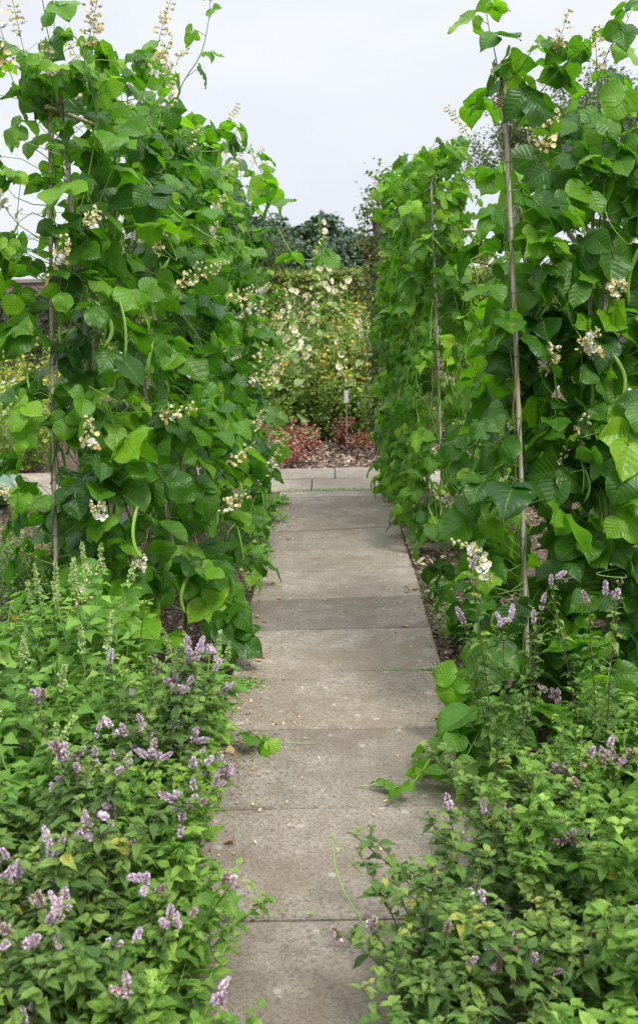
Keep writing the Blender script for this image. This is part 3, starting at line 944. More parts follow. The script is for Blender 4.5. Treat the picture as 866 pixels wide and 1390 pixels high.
def twine(frame, c, seed):
    rg = np.random.default_rng(seed); g = Geo()
    a = np.linspace(0, 6.28 * 5, 70)
    g.tube(np.c_[c[0] + .019 * np.cos(a), c[1] + .03 * np.sin(a), c[2] + np.linspace(-.02, .02, 70) + .006 * np.sin(a * 1.7)], .0022, 5)
    g.tube([c + [.01, -.03, 0], c + [.03, -.04, -.03], c + [.035, -.035, -.09]], .0018, 4)
    part(g, 'twine', M['twine'], frame)


twine(rf, (front_top + lean_top) / 2 - [-.004, 0, .13], 1); twine(lf, (left_in[0][1] + left_out[0][1]) / 2 - [0, 0, .1], 2)
# ---- right rear climbing french beans
ff = thing('bamboo_cane_frame', (.9, 7.3, 0), 'brown bamboo canes of the far right french bean row', 'cane frame')
fre = []
for i in range(6):
    Y = 6.45 + i * .42
    if i == 0:
        a = unp(603, 745, 6.5); a[2] = -.05; t1 = unp(583, 228, 6.5)
        b = unp(655, 745, 6.6); b[2] = -.05; b[0] += .05; t2 = unp(590, 240, 6.55)
    else:
        rx = .72 - .03 * i
        a = np.array([.60 - .02 * i, Y, -.05]); t1 = np.array([rx, Y, 2.38 + rng.normal(0, .03)])
        b = np.array([1.12, Y + .05, -.05]); t2 = np.array([rx + .03, Y + .03, 2.38])
    cane(ff, a, t1, .009); cane(ff, b, t2)
    fre.append((a, t1)); fre.append((b, t2))
g = Geo(); g.tube(np.array([fre[0][1] - [0, .1, .12], fre[-1][1] - [0, -.15, .1]]), .008, 7)
part(g, 'ridge_pole', M['cane'], ff)
g = Geo(); g.tube(np.array([unp(628, 313, 6.6), unp(672, 311, 6.65)]), .012, 7)
part(g, 'cross_bar', M['cane'], ff)


def keep_french(p):
    xa = np.interp(p[2], [0, 2.3], [fre[0][0][0], fre[0][1][0]])
    if p[1] < 6.62 and abs(p[0] - xa) < .06: return rng.random() < .08
    if p[0] > .96 and p[2] > 1.1: return False
    if p[0] < .36 and p[1] < 7.3: return False
    return p[0] > .3


for i, (b, t) in enumerate(fre):
    inner = i % 2 == 0
    out = np.array([-1, -.35, 0]) if inner else np.array([.7, -.5, 0])
    if i == 0: out = np.array([-.5, -1, 0])
    if i == 1: out = np.array([.1, -1, 0])
    bean_plant(b, t, out, (135 if i < 2 else (118 if inner else 60)), 500 + i, 'french_bean_plant',
               '%s climbing french bean plant on the %s side of the far right row' % (['front', 'second', 'third', 'fourth', 'fifth', 'rearmost'][i // 2], 'path' if inner else 'outer'),
               'bean plant', 'climbing french beans on the far right canes', size=.108, tpls=FRENCH, mat='french', spread=(.04, .22) if inner else (.04, .2), arc=2.2,
               ntruss=0, npod=6 if i < 2 else 2, wild=2, keep=keep_french, hmax=1.05, hlo=.03)


# ------------------------------------------------------------------ mint and goosefoot
def spike_mesh(k, L, kind):
    rg = np.random.default_rng(600 + k)
    g = Geo()
    g.tube([(0, 0, -.01), (0, 0, L)], .0012, 4, 0, .6)
    n = int(L / .0021)
    for i in range(n):
        u = i / n
        z = u * L
        R = .0082 * (np.interp(u, [0, .15, .7, 1], [.75, 1, .9, .35]))
        if kind == 'gappy' and (int(u * 5) % 2 == 1) and u < .5: continue
        for j in range(11):
            a = rg.uniform(0, 6.28)
            d = nrm([math.cos(a), math.sin(a), .35 + u * .5])
            p = np.array([math.cos(a) * R * .35, math.sin(a) * R * .35, z])
            fl = rg.random() < {'fresh': .94, 'faded': .15, 'gappy': .65, 'mixed': .72}[kind]
            g.leaf('dot', p, d, nrm(np.cross(d, rg.normal(0, 1, 3))), R * rg.uniform(.5, 1.15), rg.random(), 1 if fl else 2, .8)
    return mesh_only(g, 'flower_spike', [M['purple_stem'], M['lilac'], M['calyx']])


SP_FRESH = [spike_mesh(0, .036, 'fresh'), spike_mesh(1, .05, 'fresh'), spike_mesh(2, .022, 'fresh'), spike_mesh(3, .06, 'gappy'), spike_mesh(4, .03, 'mixed'), spike_mesh(8, .045, 'mixed'), spike_mesh(9, .028, 'fresh'), spike_mesh(10, .04, 'mixed')]
SP_FADED = [spike_mesh(5, .04, 'faded'), spike_mesh(6, .028, 'faded'), spike_mesh(7, .05, 'gappy')]


def mint_plant(base, seed, label, group, n=12, h=.5, spread=.22, lean=(0, 0), mat='mint', bloom=.7, faded=.2, leaf=.066, keep=None, side=.6):
    rg = np.random.default_rng(seed)
    base = np.asarray(base, float)
    th = thing('mint_plant', base, label, 'mint plant', group)
    gl, gs = Geo(), Geo()
    for s in range(n):
        a = rg.uniform(0, 6.28); rr = spread * math.sqrt(rg.random())
        hh = h * rg.uniform(.72, 1.12)
        p0 = base + np.array([math.cos(a), math.sin(a), 0]) * rr * .35 + [0, 0, -.02]
        tip = base + np.array([math.cos(a) * rr * 1.4 + lean[0] * hh + rg.normal(0, .03), math.sin(a) * rr * 1.4 + lean[1] * hh + rg.normal(0, .03), hh])
        mid = (p0 * .45 + tip * .55); mid[2] = hh * .45; mid[:2] = p0[:2] * .62 + tip[:2] * .38
        line = smooth_line([p0, mid, tip], 14)
        if keep is not None and not keep(tip): continue
        gs.tube(line, [.0026, .0014], 5, 0, rg.random() * .7)
        m = max(6, int(hh / .030))
        az = rg.uniform(0, 6.28)
        for k in range(m):
            u = .12 + .86 * k / (m - 1)
            p = np.array([np.interp(u * 13, np.arange(14), line[:, c]) for c in range(3)])
            az += math.pi / 2 + rg.normal(0, .25)
            sz = leaf * np.interp(u, [0, .3, .75, 1], [.8, 1.1, .9, .45]) * rg.uniform(.8, 1.2)
            for sg in (0, math.pi):
                aa = az + sg
                e = rg.uniform(-.25, .55)
                T = np.array([math.cos(aa), math.sin(aa), e]); N = np.array([-math.cos(aa) * e * .8, -math.sin(aa) * e * .8, 1]) + rg.normal(0, .25, 3)
                rv = np.clip(rg.beta(2.3, 2.5) * .9 + .14 * (u > .75), 0, .94)
                if rg.random() < .015: rv = 1.0
                gl.leaf(MINT[rg.integers(4)], p + nrm(T) * .003, T, N, sz, rv, 0, rg.uniform(.75, 1.05))
                if rg.random() < side and u > .3:     # little side branch
                    bl = rg.uniform(.025, .09) * (1.2 - u * .5)
                    q = p + nrm(nrm(T) + [0, 0, .9]) * bl
                    gs.tube([p, (p + q) / 2, q], .001, 3, 0, .5)
                    for kk in range(4):
                        a2 = rg.uniform(0, 6.28)
                        T2 = np.array([math.cos(a2), math.sin(a2), .4])
                        gl.leaf(MINT[rg.integers(4)], q - (q - p) * .4 * rg.random(), T2, (rg.normal(0, .3), rg.normal(0, .3), 1), sz * rg.uniform(.45, .75), np.clip(rv + .1, 0, .94), 0, 1.2)
        if rg.random() < bloom:
            d0 = nrm(line[-1] - line[-3])
            k = 1 if rg.random() < .4 else rg.integers(2, 7)
            for q in range(k):
                SP = SP_FADED if rg.random() < faded else SP_FRESH
                dd = nrm(d0 + rg.normal(0, .8 if q else .35, 3) + [0, 0, .25])
                pp = line[-1] + (dd * .012 + rg.normal(0, .012, 3) if q else 0)
                child_copy(SP[rg.integers(len(SP))], 'flower_spike', th, pp, aim(dd, rg.uniform(0, 6)), rg.uniform(.8, 1.2))
    part(gs, 'stem', M['purple_stem'] if mat == 'mint' else M['stem'], th)
    part(gl, 'foliage', M[mat], th)
    return th


def goosefoot(base, seed, h, label, n=7, keep=None):
    rg = np.random.default_rng(seed)
    base = np.asarray(base, float)
    th = thing('goosefoot_plant', base, label, 'leafy plant', 'pale green goosefoot plants below the left bean row')
    gl, gs, gk = Geo(), Geo(), Geo()
    ends = []
    main = smooth_line([base - [0, 0, .02], base + [rg.normal(0, .02), rg.normal(0, .02), h * .5], base + [rg.normal(0, .05), rg.normal(0, .05), h]], 16)
    branches = [(main, 1.0)]
    for k in range(n):
        u = rg.uniform(.12, .75); i = int(u * 15); a = k * 2.4 + rg.normal(0, .3)
        L = h * (1 - u) * rg.uniform(.6, .95) + .05
        d = np.array([math.cos(a), math.sin(a), 0])
        p = main[i]
        branches.append((smooth_line([p, p + d * L * .42 + [0, 0, L * .3], p + d * L * .6 + [0, 0, L * .95]], 12), .85))
    for line, sc in branches:
        m = len(line)
        gs.tube(line, [.004 * sc, .0015], 5, 0, rg.random())
        LL = np.linalg.norm(np.diff(line, axis=0), axis=1).sum()
        k = int(LL / .013); az = rg.uniform(0, 6)
        for j in range(k):
            u = .1 + .88 * j / k
            p = np.array([np.interp(u * (m - 1), np.arange(m), line[:, c]) for c in range(3)])
            az += 2.4
            sz = .105 * np.interp(u, [0, .4, .8, 1], [1, 1, .6, .25]) * sc * rg.uniform(.8, 1.15)
            e = rg.uniform(.0, .6)
            T = np.array([math.cos(az), math.sin(az), e]); st = sz * .35
            q = p + nrm(T) * st
            gs.tube([p, q], .0008, 3, 0, .7)
            gl.leaf(GOOSE[rg.integers(3)], q, T + [0, 0, -.3], np.array([0, 0, 1]) + rg.normal(0, .25, 3), sz, np.clip(rg.beta(2.4, 2.2) + .1 * (u > .8), 0, 1), 0, rg.uniform(.9, 1.15))
        if sc < 1 and rg.random() < .6: continue
        gk = Geo()
        Ls = rg.uniform(.07, .14) * sc
        d0 = nrm(line[-1] - line[-3])
        for j in range(int(260 * sc)):
            u = rg.random()
            a = rg.uniform(0, 6.28)
            R = .013 * (1.1 - u) + .002
            p = line[-1] + d0 * (u * Ls - .02) + np.array([math.cos(a), math.sin(a), 0]) * R * rg.random()
            gk.leaf('dot', p, rg.normal(0, 1, 3), rg.normal(0, 1, 3), rg.uniform(.005, .010), rg.random(), 0)
        part(gk, 'seed_head', M['goose_spike'], th)
    part(gs, 'stem', M['stem'], th); part(gl, 'foliage', M['goose'], th)
    return th


goose_spots = [(-.80, 3.30, .86, 'tallest goosefoot plant, with a pale seed head standing before the left bean row'),
               (-1.16, 3.25, .82, 'goosefoot plant with two seed heads at the left edge, under the left canes'),
               (-.58, 3.35, .66, 'goosefoot plant close to the foot of the bean leaves beside the path'),
               (-1.0, 2.95, .66, 'goosefoot plant behind the leftmost mint'),
               (-.72, 3.0, .64, 'goosefoot plant just behind the purple flowering mint heads'),
               (-1.3, 2.8, .62, 'goosefoot plant at the left edge, next to the low mint'),
               (-.98, 3.55, .72, 'goosefoot plant at the foot of the leftmost bean cane'),
               (-1.35, 3.5, .75, 'goosefoot plant farthest left, partly outside the view'),
               (-.50, 3.62, .5, 'small goosefoot plant tucked under the bean leaves near the path edge'),
               (-.86, 2.72, .52, 'low goosefoot plant between two mint clumps')]
for i, (x, y, h, lb) in enumerate(goose_spots):
    goosefoot((x, y, -.02), 700 + i, h * (.9 if i not in (2, 8) else .72), lb, n=8)


def klm(p):
    return p[0] < (-.15 if p[1] < 2.4 else -.30)
mint_left = [(-.52, 2.92, .60, 'mint clump with the large cluster of lilac flower spikes near the path'),
             (-.68, 2.62, .54, 'mint clump with yellowing leaves among dark stems'),
             (-.95, 2.45, .50, 'mint clump below the goosefoot with sparse lilac spikes'),
             (-.48, 2.55, .48, 'mint clump pressing over the left slab edge'),
             (-.43, 2.25, .42, 'mint clump with lilac spikes in the middle of the left edge of the path'),
             (-.72, 2.28, .50, 'mint clump inside the left bed, second back from the front'),
             (-.52, 2.02, .44, 'mint clump with dense lilac spikes in the lower left'),
             (-.85, 2.02, .46, 'mint clump at the lower left corner of the photo'),
             (-.40, 1.86, .36, 'low bright mint spilling over the slab edge at the bottom left'),
             (-.66, 1.76, .42, 'mint clump at the bottom edge of the photo, left bed'),
             (-1.12, 2.22, .52, 'mint clump with tall buds at the far left'),
             (-.38, 1.58, .34, 'nearest mint by the left slab edge'),
             (-.62, 1.45, .36, 'nearest mint inside the left bed'),
             (-.9, 1.62, .42, 'mint near the left corner below the frame edge'),
             (-1.2, 2.6, .5, 'mint clump beside the goosefoot at the left edge')]
for i, (x, y, h, lb) in enumerate(mint_left):
    mint_plant((x, y, -.02), 800 + i, lb, 'mint clumps in the left bed', n=19, h=h * (.92 if i not in (10, 14, 2) else .74), spread=.2, lean=(.08, -.05), bloom=[1.0, .8, .2, .6, .3, .35, .75, .4, .2, .35, .2, .3, .3, .3, .1][i], faded=.2, mat='mint' if i in (0, 1, 2, 5, 6, 7, 9, 10, 14) else 'mint2', keep=klm)
mint_right = [(.50, 2.98, .74, 'tall mint with lilac spikes just left of the bare cane', 'mint', 1.0, .1, 5),
              (1.15, 2.7, .48, 'mint clump with grey green buds at the right edge', 'mint2', .4, .7, 14),
              (.80, 2.75, .33, 'pale leaved mint in front of the bare bamboo cane', 'mint2', .45, .8, 16),
              (.95, 2.4, .44, 'pale mint clump in the middle of the right bed', 'mint2', .35, .8, 16),
              (.66, 2.45, .42, 'mint clump beside the slabs on the right', 'mint2', .4, .6, 14),
              (.34, 2.38, .32, 'thin dark mint with faded lilac spikes sprawling over the slabs', 'mint', .8, .4, 14),
              (.20, 2.16, .27, 'dark mint reaching farthest over the path from the right', 'mint', .6, .5, 14),
              (.50, 2.08, .36, 'mint clump in the lower right with dark leaves', 'mint', .5, .6, 16),
              (.84, 2.05, .44, 'leafy bright mint at the lower right', 'mint2', .3, .6, 16),
              (1.0, 1.8, .42, 'mint with lilac spikes in the bottom right corner', 'mint2', .4, .3, 14),
              (.66, 1.76, .36, 'bright mint at the bottom edge right of the path', 'mint2', .2, .5, 16),
              (.20, 1.85, .26, 'low dark mint at the bottom edge on the slabs', 'mint', .5, .5, 12),
              (.8, 1.5, .34, 'nearest mint in the right bed', 'mint2', .2, .5, 14),
              (.32, 1.5, .28, 'nearest mint by the right slab edge', 'mint', .3, .5, 12),
              (1.2, 2.25, .5, 'mint clump at the right edge above the corner', 'mint2', .35, .7, 14),
              (.84, 3.15, .28, 'mint clump at the foot of the bare cane', 'mint2', .3, .7, 12),
              (1.02, 3.2, .34, 'mint clump between the bare cane and the right edge', 'mint2', .35, .6, 16),
              (1.3, 3.1, .44, 'mint clump under the bean leaves at the right edge', 'mint2', .4, .6, 16),
              (.78, 2.98, .70, 'tall thin mint with lilac spikes just right of the bare cane', 'mint', 1.0, .1, 3),
              (.52, 2.72, .34, 'low mint by the slab edge next to the trailing bean leaves', 'mint', .5, .5, 12)]
for i, (x, y, h, lb, mt, bl, fd, n) in enumerate(mint_right):
    mint_plant((x, y, -.02), 850 + i, lb, 'mint clumps in the right bed', n=n + 4 if h < .65 else n, h=h * 1.04, spread=.21 if h < .65 else .12, lean=(-.12, -.05) if h < .65 else (-.03, 0), bloom=bl * (.45 if i < 7 else .2) if h < .65 else bl, faded=min(.9, fd + .15) if mt == 'mint2' else fd, mat=mt, side=.5, leaf=.076 if mt == 'mint2' else (.06 if h < .65 else .046))


# ---- trailing bean shoots on the slabs
def trailing(name, pts, label, nodes, seed, size=.07, pods=()):
    rg = np.random.default_rng(seed)
    th = thing(name, pts[0], label, 'bean shoot')
    gs, gl = Geo(), Geo()
    line = smooth_line(pts, 30)
    gs.tube(line, [.003, .0013], 6, 0, .9)
    for u, sz in nodes:
        p = line[int(u * 29)]
        trifoliate(gl, gs, p, nrm([rg.normal(), rg.normal(), .3]), .03, sz, rg, BEAN, hang=.25, youth=.1)
    part(gs, 'stem', M['stem'], th)
    if nodes: part(gl, 'foliage', M['bean'], th)
    for u, k, s in pods:
        child_copy(PODS[k], 'pod', th, line[int(u * 29)], (.1, .1, rg.uniform(0, 6)), s)
    return th


def gpt(px, py, z=.02):
    d = CAM_R @ Vector(((px - 433) / F, -(py - 650) / F, -1))
    k = (z - H) / d.z
    return np.array([d.x * k, d.y * k, z])


trailing('bean_shoot', [gpt(295, 960, .12), gpt(318, 984, .10), gpt(352, 1000, .04), gpt(390, 1008, .015), gpt(430, 1009, .006)],
         'bean shoot with small round leaves trailing onto the slabs from the left bed', [(.45, .06), (.62, .075)], 900)
trailing('bean_shoot', [gpt(590, 1020, .1), gpt(560, 1062, .05), gpt(530, 1068, .02), gpt(480, 1066, .008)],
         'wilted bean stalks with crumpled leaves lying on the slabs at the right', [(.4, .06), (.6, .05), (.25, .09)], 901)
trailing('bean_stalk', [gpt(530, 1290, .10), gpt(500, 1262, .12), gpt(472, 1220, .12), gpt(456, 1180, .15), gpt(452, 1150, .17), gpt(449, 1135, .17), gpt(462, 1150, .14), gpt(478, 1172, .1), gpt(490, 1185, .06)],
         'bare yellow green bean stalk hooked over the slabs in the foreground', [], 902, pods=[(.42, 3, .35), (.55, 3, .25)])


# ------------------------------------------------------------------ background bed
def hollyhock(base, h, seed, label, nf=9, lo=.42):
    rg = np.random.default_rng(seed); base = np.asarray(base, float)
    th = thing('hollyhock', base, label, 'hollyhock', 'hollyhocks in the far border')
    gs, gl = Geo(), Geo()
    for st in range(rg.integers(2, 4)):
        hh = h * (1 if st == 0 else rg.uniform(.6, .92))
        off = rg.normal(0, .12, 2) * (st > 0)
        line = smooth_line([base, base + [off[0] * .6, off[1] * .6, hh * .5], base + [off[0] + rg.normal(0, .07), off[1], hh]], 14)
        gs.tube(line, [.011, .004], 6, 0, .6)
        for k in range(int(hh * 34)):
            u = rg.uniform(.04, .97); i = u * 13
            p = np.array([np.interp(i, np.arange(14), line[:, c]) for c in range(3)])
            a = rg.uniform(0, 6.28); d = np.array([math.cos(a), math.sin(a), .25])
            sz = np.interp(u, [0, .5, .8, 1], [.2, .13, .055, .03]) * rg.uniform(.7, 1.2)
            q = p + nrm(d) * sz * rg.uniform(.5, 1.0)
            gs.tube([p, q], .002, 3, 0, .6)
            gl.leaf('lobed', q, d + [0, 0, -rg.uniform(.2, .9)], np.array([0, 0, .8]) + d * .5 + rg.normal(0, .3, 3), sz, rg.random(), 0, 1.1)
            if u > .5:
                gs.blob(p + nrm(d) * .025, .012, d, 0, .9, 'bud')
        for k in range(nf):
            u = rg.uniform(lo, .95) if k > 2 or lo < .5 else .94 - .05 * k; i = u * 13
            p = np.array([np.interp(i, np.arange(14), line[:, c]) for c in range(3)])
            a = -math.pi / 2 + rg.normal(0, 1.0); d = nrm([math.cos(a), math.sin(a), .25])
            fg = Geo(); R = rg.uniform(.03, .05); c = p + d * .04
            S = nrm(np.cross(d, [0, 0, 1])); U = np.cross(S, d)
            for j in range(5):
                b = j * 1.2566 + .3
                T = nrm(S * math.cos(b) + U * math.sin(b) + d * .45)
                fg.leaf('petal', c, nrm(T + rg.normal(0, .15, 3)), nrm(d - T * .3 + rg.normal(0, .25, 3)), R * rg.uniform(.8, 1.15), rg.uniform(.0, .8), 0, rg.uniform(1.0, 1.3))
            fg.blob(c + d * .012, (.006, .012), d, 1, .5, 'bud')
            part(fg, 'flower', [M['holly_petal'], M['yellow']], th)
    part(gs, 'stem', M['stem'], th); part(gl, 'foliage', M['holly_leaf'], th)
    return th


hol = [(447, 292, 12.6, 'tallest hollyhock, with cream flowers rising against the dark trees'), (395, 385, 12.3, 'hollyhock with a pair of white flowers left of the tallest one'),
       (425, 330, 13.2, 'hollyhock just behind and left of the tallest one'), (372, 420, 12.0, 'short hollyhock with pinkish flowers by the left bean row'), (482, 410, 12.6, 'hollyhock right of the tallest one near the rose post'),
       (410, 440, 11.9, 'hollyhock with low cream flowers at the front of the border'), (352, 370, 13.0, 'hollyhock half hidden behind the left bean row'), (462, 455, 12.1, 'short hollyhock at the front centre of the border'),
       (385, 400, 12.5, 'slim hollyhock with small buds behind the left bean leaves'), (433, 395, 12.9, 'hollyhock behind the tallest one, its flowers lower'), (470, 370, 13.3, 'hollyhock at the back of the border under the hedge'),
       (495, 430, 12.2, 'short hollyhock touching the rose post'), (405, 405, 13.4, 'hollyhock at the back left of the border')]
for i, (px, py, Y, lb) in enumerate(hol):
    tp = unp(px, py, Y)
    hollyhock((tp[0], Y, 0), tp[2], 950 + i, lb, nf=9 if i == 0 else 6, lo=.6 if i == 0 else .42)


def bush(name, base, h, w, seed, label, cat, group, leaf='small', lsz=.04, n=600, mat='bed', flo=None, fn=0, fsz=.02, stemmat='stem', up=.6, fpos=.7):
    rg = np.random.default_rng(seed); base = np.asarray(base, float)
    th = thing(name, base, label, cat, group)
    gs, gl, gf = Geo(), Geo(), Geo()
    ns = max(6, int(n / 28)); lines = []
    for s in range(ns):
        a = rg.uniform(0, 6.28); rr = w * .5 * math.sqrt(rg.random()); hh = h * rg.uniform(.3 if name == 'dry_red_plant' else .6, 1.12) * (1 - .25 * (rr / (w * .5)) ** 2)
        d = np.array([math.cos(a), math.sin(a), 0])
        ln = smooth_line([base + d * rr * .3, base + d * rr * .7 + [0, 0, hh * .5], base + d * rr * 1.1 + [rg.normal(0, .03), rg.normal(0, .03), hh]], 9)
        gs.tube(ln, [.004 + .001 * h, .0015], 4, 0, rg.random()); lines.append(ln)
    for k in range(n):
        ln = lines[rg.integers(ns)]; u = rg.uniform(.05, 1) * 8
        p = np.array([np.interp(u, np.arange(9), ln[:, c]) for c in range(3)])
        a = rg.uniform(0, 6.28); T = np.array([math.cos(a), math.sin(a), rg.normal(up * .5, .4)])
        p = p + nrm(T) * rg.uniform(0, .05 + w * .03)
        gl.leaf(leaf, p, T, np.array([0, 0, 1]) + rg.normal(0, .5, 3), lsz * rg.uniform(.6, 1.3), rg.random(), 0)
    part(gs, 'stem', M[stemmat], th); part(gl, 'foliage', M[mat], th)
    if flo:
        for k in range(fn):
            ln = lines[rg.integers(ns)]; u = rg.uniform(fpos, 1.02) * 8
            p = np.array([np.interp(min(u, 8), np.arange(9), ln[:, c]) for c in range(3)]) + rg.normal(0, .03, 3)
            for j in range(5):
                b = j * 1.2566
                gf.leaf('petal', p, (math.cos(b), math.sin(b) - .5, .4 + .3 * math.sin(b)), (0, -.7, .7), fsz * rg.uniform(.7, 1.2), rg.random(), 0)
        part(gf, 'blossom', M[flo], th)
    return th


k = 0
# dry red plants at the front edge of the far border
for (px, py, Y, h, w) in [(372, 620, 10.5, .45, .42), (398, 612, 10.7, .50, .46), (420, 620, 10.9, .36, .36), (398, 638, 10.1, .24, .34), (462, 610, 11.0, .42, .24), (480, 622, 10.9, .26, .34), (507, 622, 10.9, .24, .3), (345, 612, 10.9, .5, .5)]:
    lb = ['dry red leafy plant closest to the left bean row', 'tallest dry red plant at the left of the mulch', 'dry red plant between the tall one and the gap', 'low crimson plant nearest the cross path',
          'upright dark red plant right of centre in front of the hollyhocks', 'low red plant beside the upright dark one', 'low red plant nearest the french beans', 'dry red plant hidden behind the left bean leaves'][k]
    b = gpt(px, py, 0)
    bush('dry_red_plant', (b[0], Y + (.35 if k > 3 else .1), 0), h * [.95, .85, .75, .9, .95, .6, .6, .9][k], w * [1.2, 1, .9, 1.2, .8, .9, .8, 1][k], 1000 + k, lb, 'dead plant', 'dry red plants along the mulch', lsz=.034, n=[620, 560, 300, 380, 420, 200, 160, 500][k], mat='red', stemmat='red_stem')
    k += 1
# green underplanting of the border
blab = 'green border plant number'
bord = []
rgb = np.random.default_rng(55)
kinds = [('yellow', 'fennel', 'feathery yellow green plant'), ('orange', 'bed', 'bushy plant with orange flowers'), (None, 'bed', 'leafy green plant'), ('pink', 'bed', 'plant with pale pink flowers'), ('white', 'bed', 'plant with small white flowers')]
spots = [(-1.0, 12.0, .7, 2, 'behind the tallest dry red plant'), (-.55, 11.9, .75, 2, 'under the left hollyhocks'), (-.1, 12.0, .8, 2, 'at the foot of the tallest hollyhock'), (.3, 12.0, .7, 2, 'behind the white plant label'),
         (.75, 11.6, .8, 2, 'beside the rose post'), (-.75, 12.9, 1.3, 4, 'behind the left hollyhocks'), (-.2, 13.2, 1.4, 0, 'in the centre of the far border'), (.35, 13.0, 1.45, 0, 'right of centre in the far border'),
         (.15, 14.0, 1.6, 1, 'at the back of the border under the hedge'), (.8, 13.4, 1.6, 1, 'behind the rose post'), (-.9, 14.2, 1.5, 0, 'at the back left of the far border'), (1.4, 12.2, 1.2, 3, 'seen through the gap between the two right bean rows'),
         (2.1, 12.4, 1.3, 0, 'far right of the border behind the french beans'), (1.3, 13.8, 1.6, 1, 'behind the pink flowers at the right'), (-1.7, 12.6, 1.2, 3, 'behind the middle of the left bean row'),
         (2.9, 11.6, 1.1, 4, 'behind the near right bean row'), (3.6, 12.6, 1.3, 1, 'far right behind the beans'),
         (-.35, 12.2, 1.05, 0, 'between the hollyhock stems left of centre'), (.1, 12.3, 1.15, 0, 'between the hollyhock stems at centre'), (.5, 12.4, 1.25, 1, 'between the hollyhock stems right of centre')]
for i, (x, y, h, kd, where) in enumerate(spots):
    fl, mt, desc = kinds[kd]
    bush('border_plant', (x, y, 0), h, .75, 1100 + i, desc + ' ' + where, 'plant', 'plants of the far border', leaf='small', lsz=.05 if mt != 'fennel' else .03, n=1500 if mt != 'fennel' else 1900, mat=mt,
         flo=fl, fn=110 if fl else 0, fsz=.024, fpos=.5)
# plants seen past the left end of the bean row
spl = [(-3.0, 9.0 + 1.2, .9, 2, 'left of the bean row, nearest the cross path'), (-3.6, 10.8, 1.0, 4, 'at the far left with white flowers'), (-4.3, 11.5, 1.1, 2, 'at the far left in front of the yew hedge'), (-3.4, 12.4, 1.2, 0, 'at the far left behind the white flowered plant'),
       (-2.5, 11.6, 1.1, 2, 'behind the outer side of the left bean row'), (-5.2, 12.8, 1.2, 2, 'farthest left in the back border'), (-4.4, 13.8, 1.3, 0, 'farthest back at the left'), (-2.3, 13.2, 1.3, 4, 'at the back behind the left bean row')]
for i, (x, y, h, kd, where) in enumerate(spl):
    fl, mt, desc = kinds[kd]
    bush('border_plant', (x, y, 0), h, .9, 1150 + i, desc + ' ' + where, 'plant', 'plants of the left far border', lsz=.055, n=1300, mat=mt, flo=fl, fn=45 if fl else 0, fsz=.025, fpos=.6)
for i, (x, y, lb) in enumerate([(-2.75, 8.0, 'grey green cabbage plant left of the bean row'), (-3.3, 7.6, 'second grey green cabbage plant, farther left')]):
    bush('cabbage_plant', (x, y, 0), .4, .5, 1180 + i, lb, 'cabbage', 'cabbages in the left bed', leaf='big', lsz=.26, n=34, mat='cabbage')
# low bright herbs at the left edge below the beans
for i, (x, y, h, lb) in enumerate([(-1.85, 5.0, .45, 'bright feathery herb at the left edge beneath the beans'), (-1.6, 4.4, .42, 'bright feathery herb next to the outer bean canes'), (-2.1, 5.7, .4, 'bright feathery herb farthest left'), (-1.55, 5.4, .45, 'bright feathery herb behind the front cane')]):
    bush('herb', (x, y, 0), h, .55, 1190 + i, lb, 'herb', 'bright herbs left of the bean row', lsz=.026, n=2200, mat='weed', flo='orange' if i == 1 else None, fn=10, fsz=.02)
# weeds along the slab edges
for i, (x, y, s, lb) in enumerate([(-.5, 6.3, .9, 'low weed on the left slab edge below the beans'), (-.52, 6.9, 1.0, 'broad leaved weed at the left slab edge'), (-.47, 7.5, .9, 'small weed on the left edge far along the path'),
                                   (.53, 3.95, .8, 'small weed on bare soil beside the right slab edge'), (.56, 4.9, .9, 'pale weed in the bare soil of the right bed'), (-.47, 8.15, .8, 'weed at the far left corner of the path'), (.55, 5.6, .8, 'weed in the gap between the two right bean rows')]):
    bush('weed', (x, y, -.02), .13 * s, .26 * s, 1210 + i, lb, 'weed', 'weeds along the slab edges', leaf='small', lsz=.04, n=110, mat='weed')

# white plant label
g = Geo(); p = gpt(470, 590, 0)
th = thing('plant_label', (p[0], 11.25, 0), 'white plastic plant label standing upright in the far border', 'plant label')
c = unp(470, 540, 11.25)


def box(g, a, b, mat=0):
    x0, y0, z0 = a; x1, y1, z1 = b
    v = [(x0, y0, z0), (x1, y0, z0), (x1, y1, z0), (x0, y1, z0), (x0, y0, z1), (x1, y0, z1), (x1, y1, z1), (x0, y1, z1)]
    g.raw(v, [(0, 3, 2, 1), (4, 5, 6, 7), (0, 1, 5, 4), (1, 2, 6, 5), (2, 3, 7, 6), (3, 0, 4, 7)], None, mat)


box(g, (c[0] - .022, 11.23, c[2] - .05), (c[0] + .022, 11.236, c[2] + .08))
part(g, 'tag', M['label'], th, smooth=False)
g = Geo(); g.tube([(c[0], 11.245, -.02), (c[0], 11.245, c[2] + .03)], .006, 6)
part(g, 'stake', M['cane'], th)

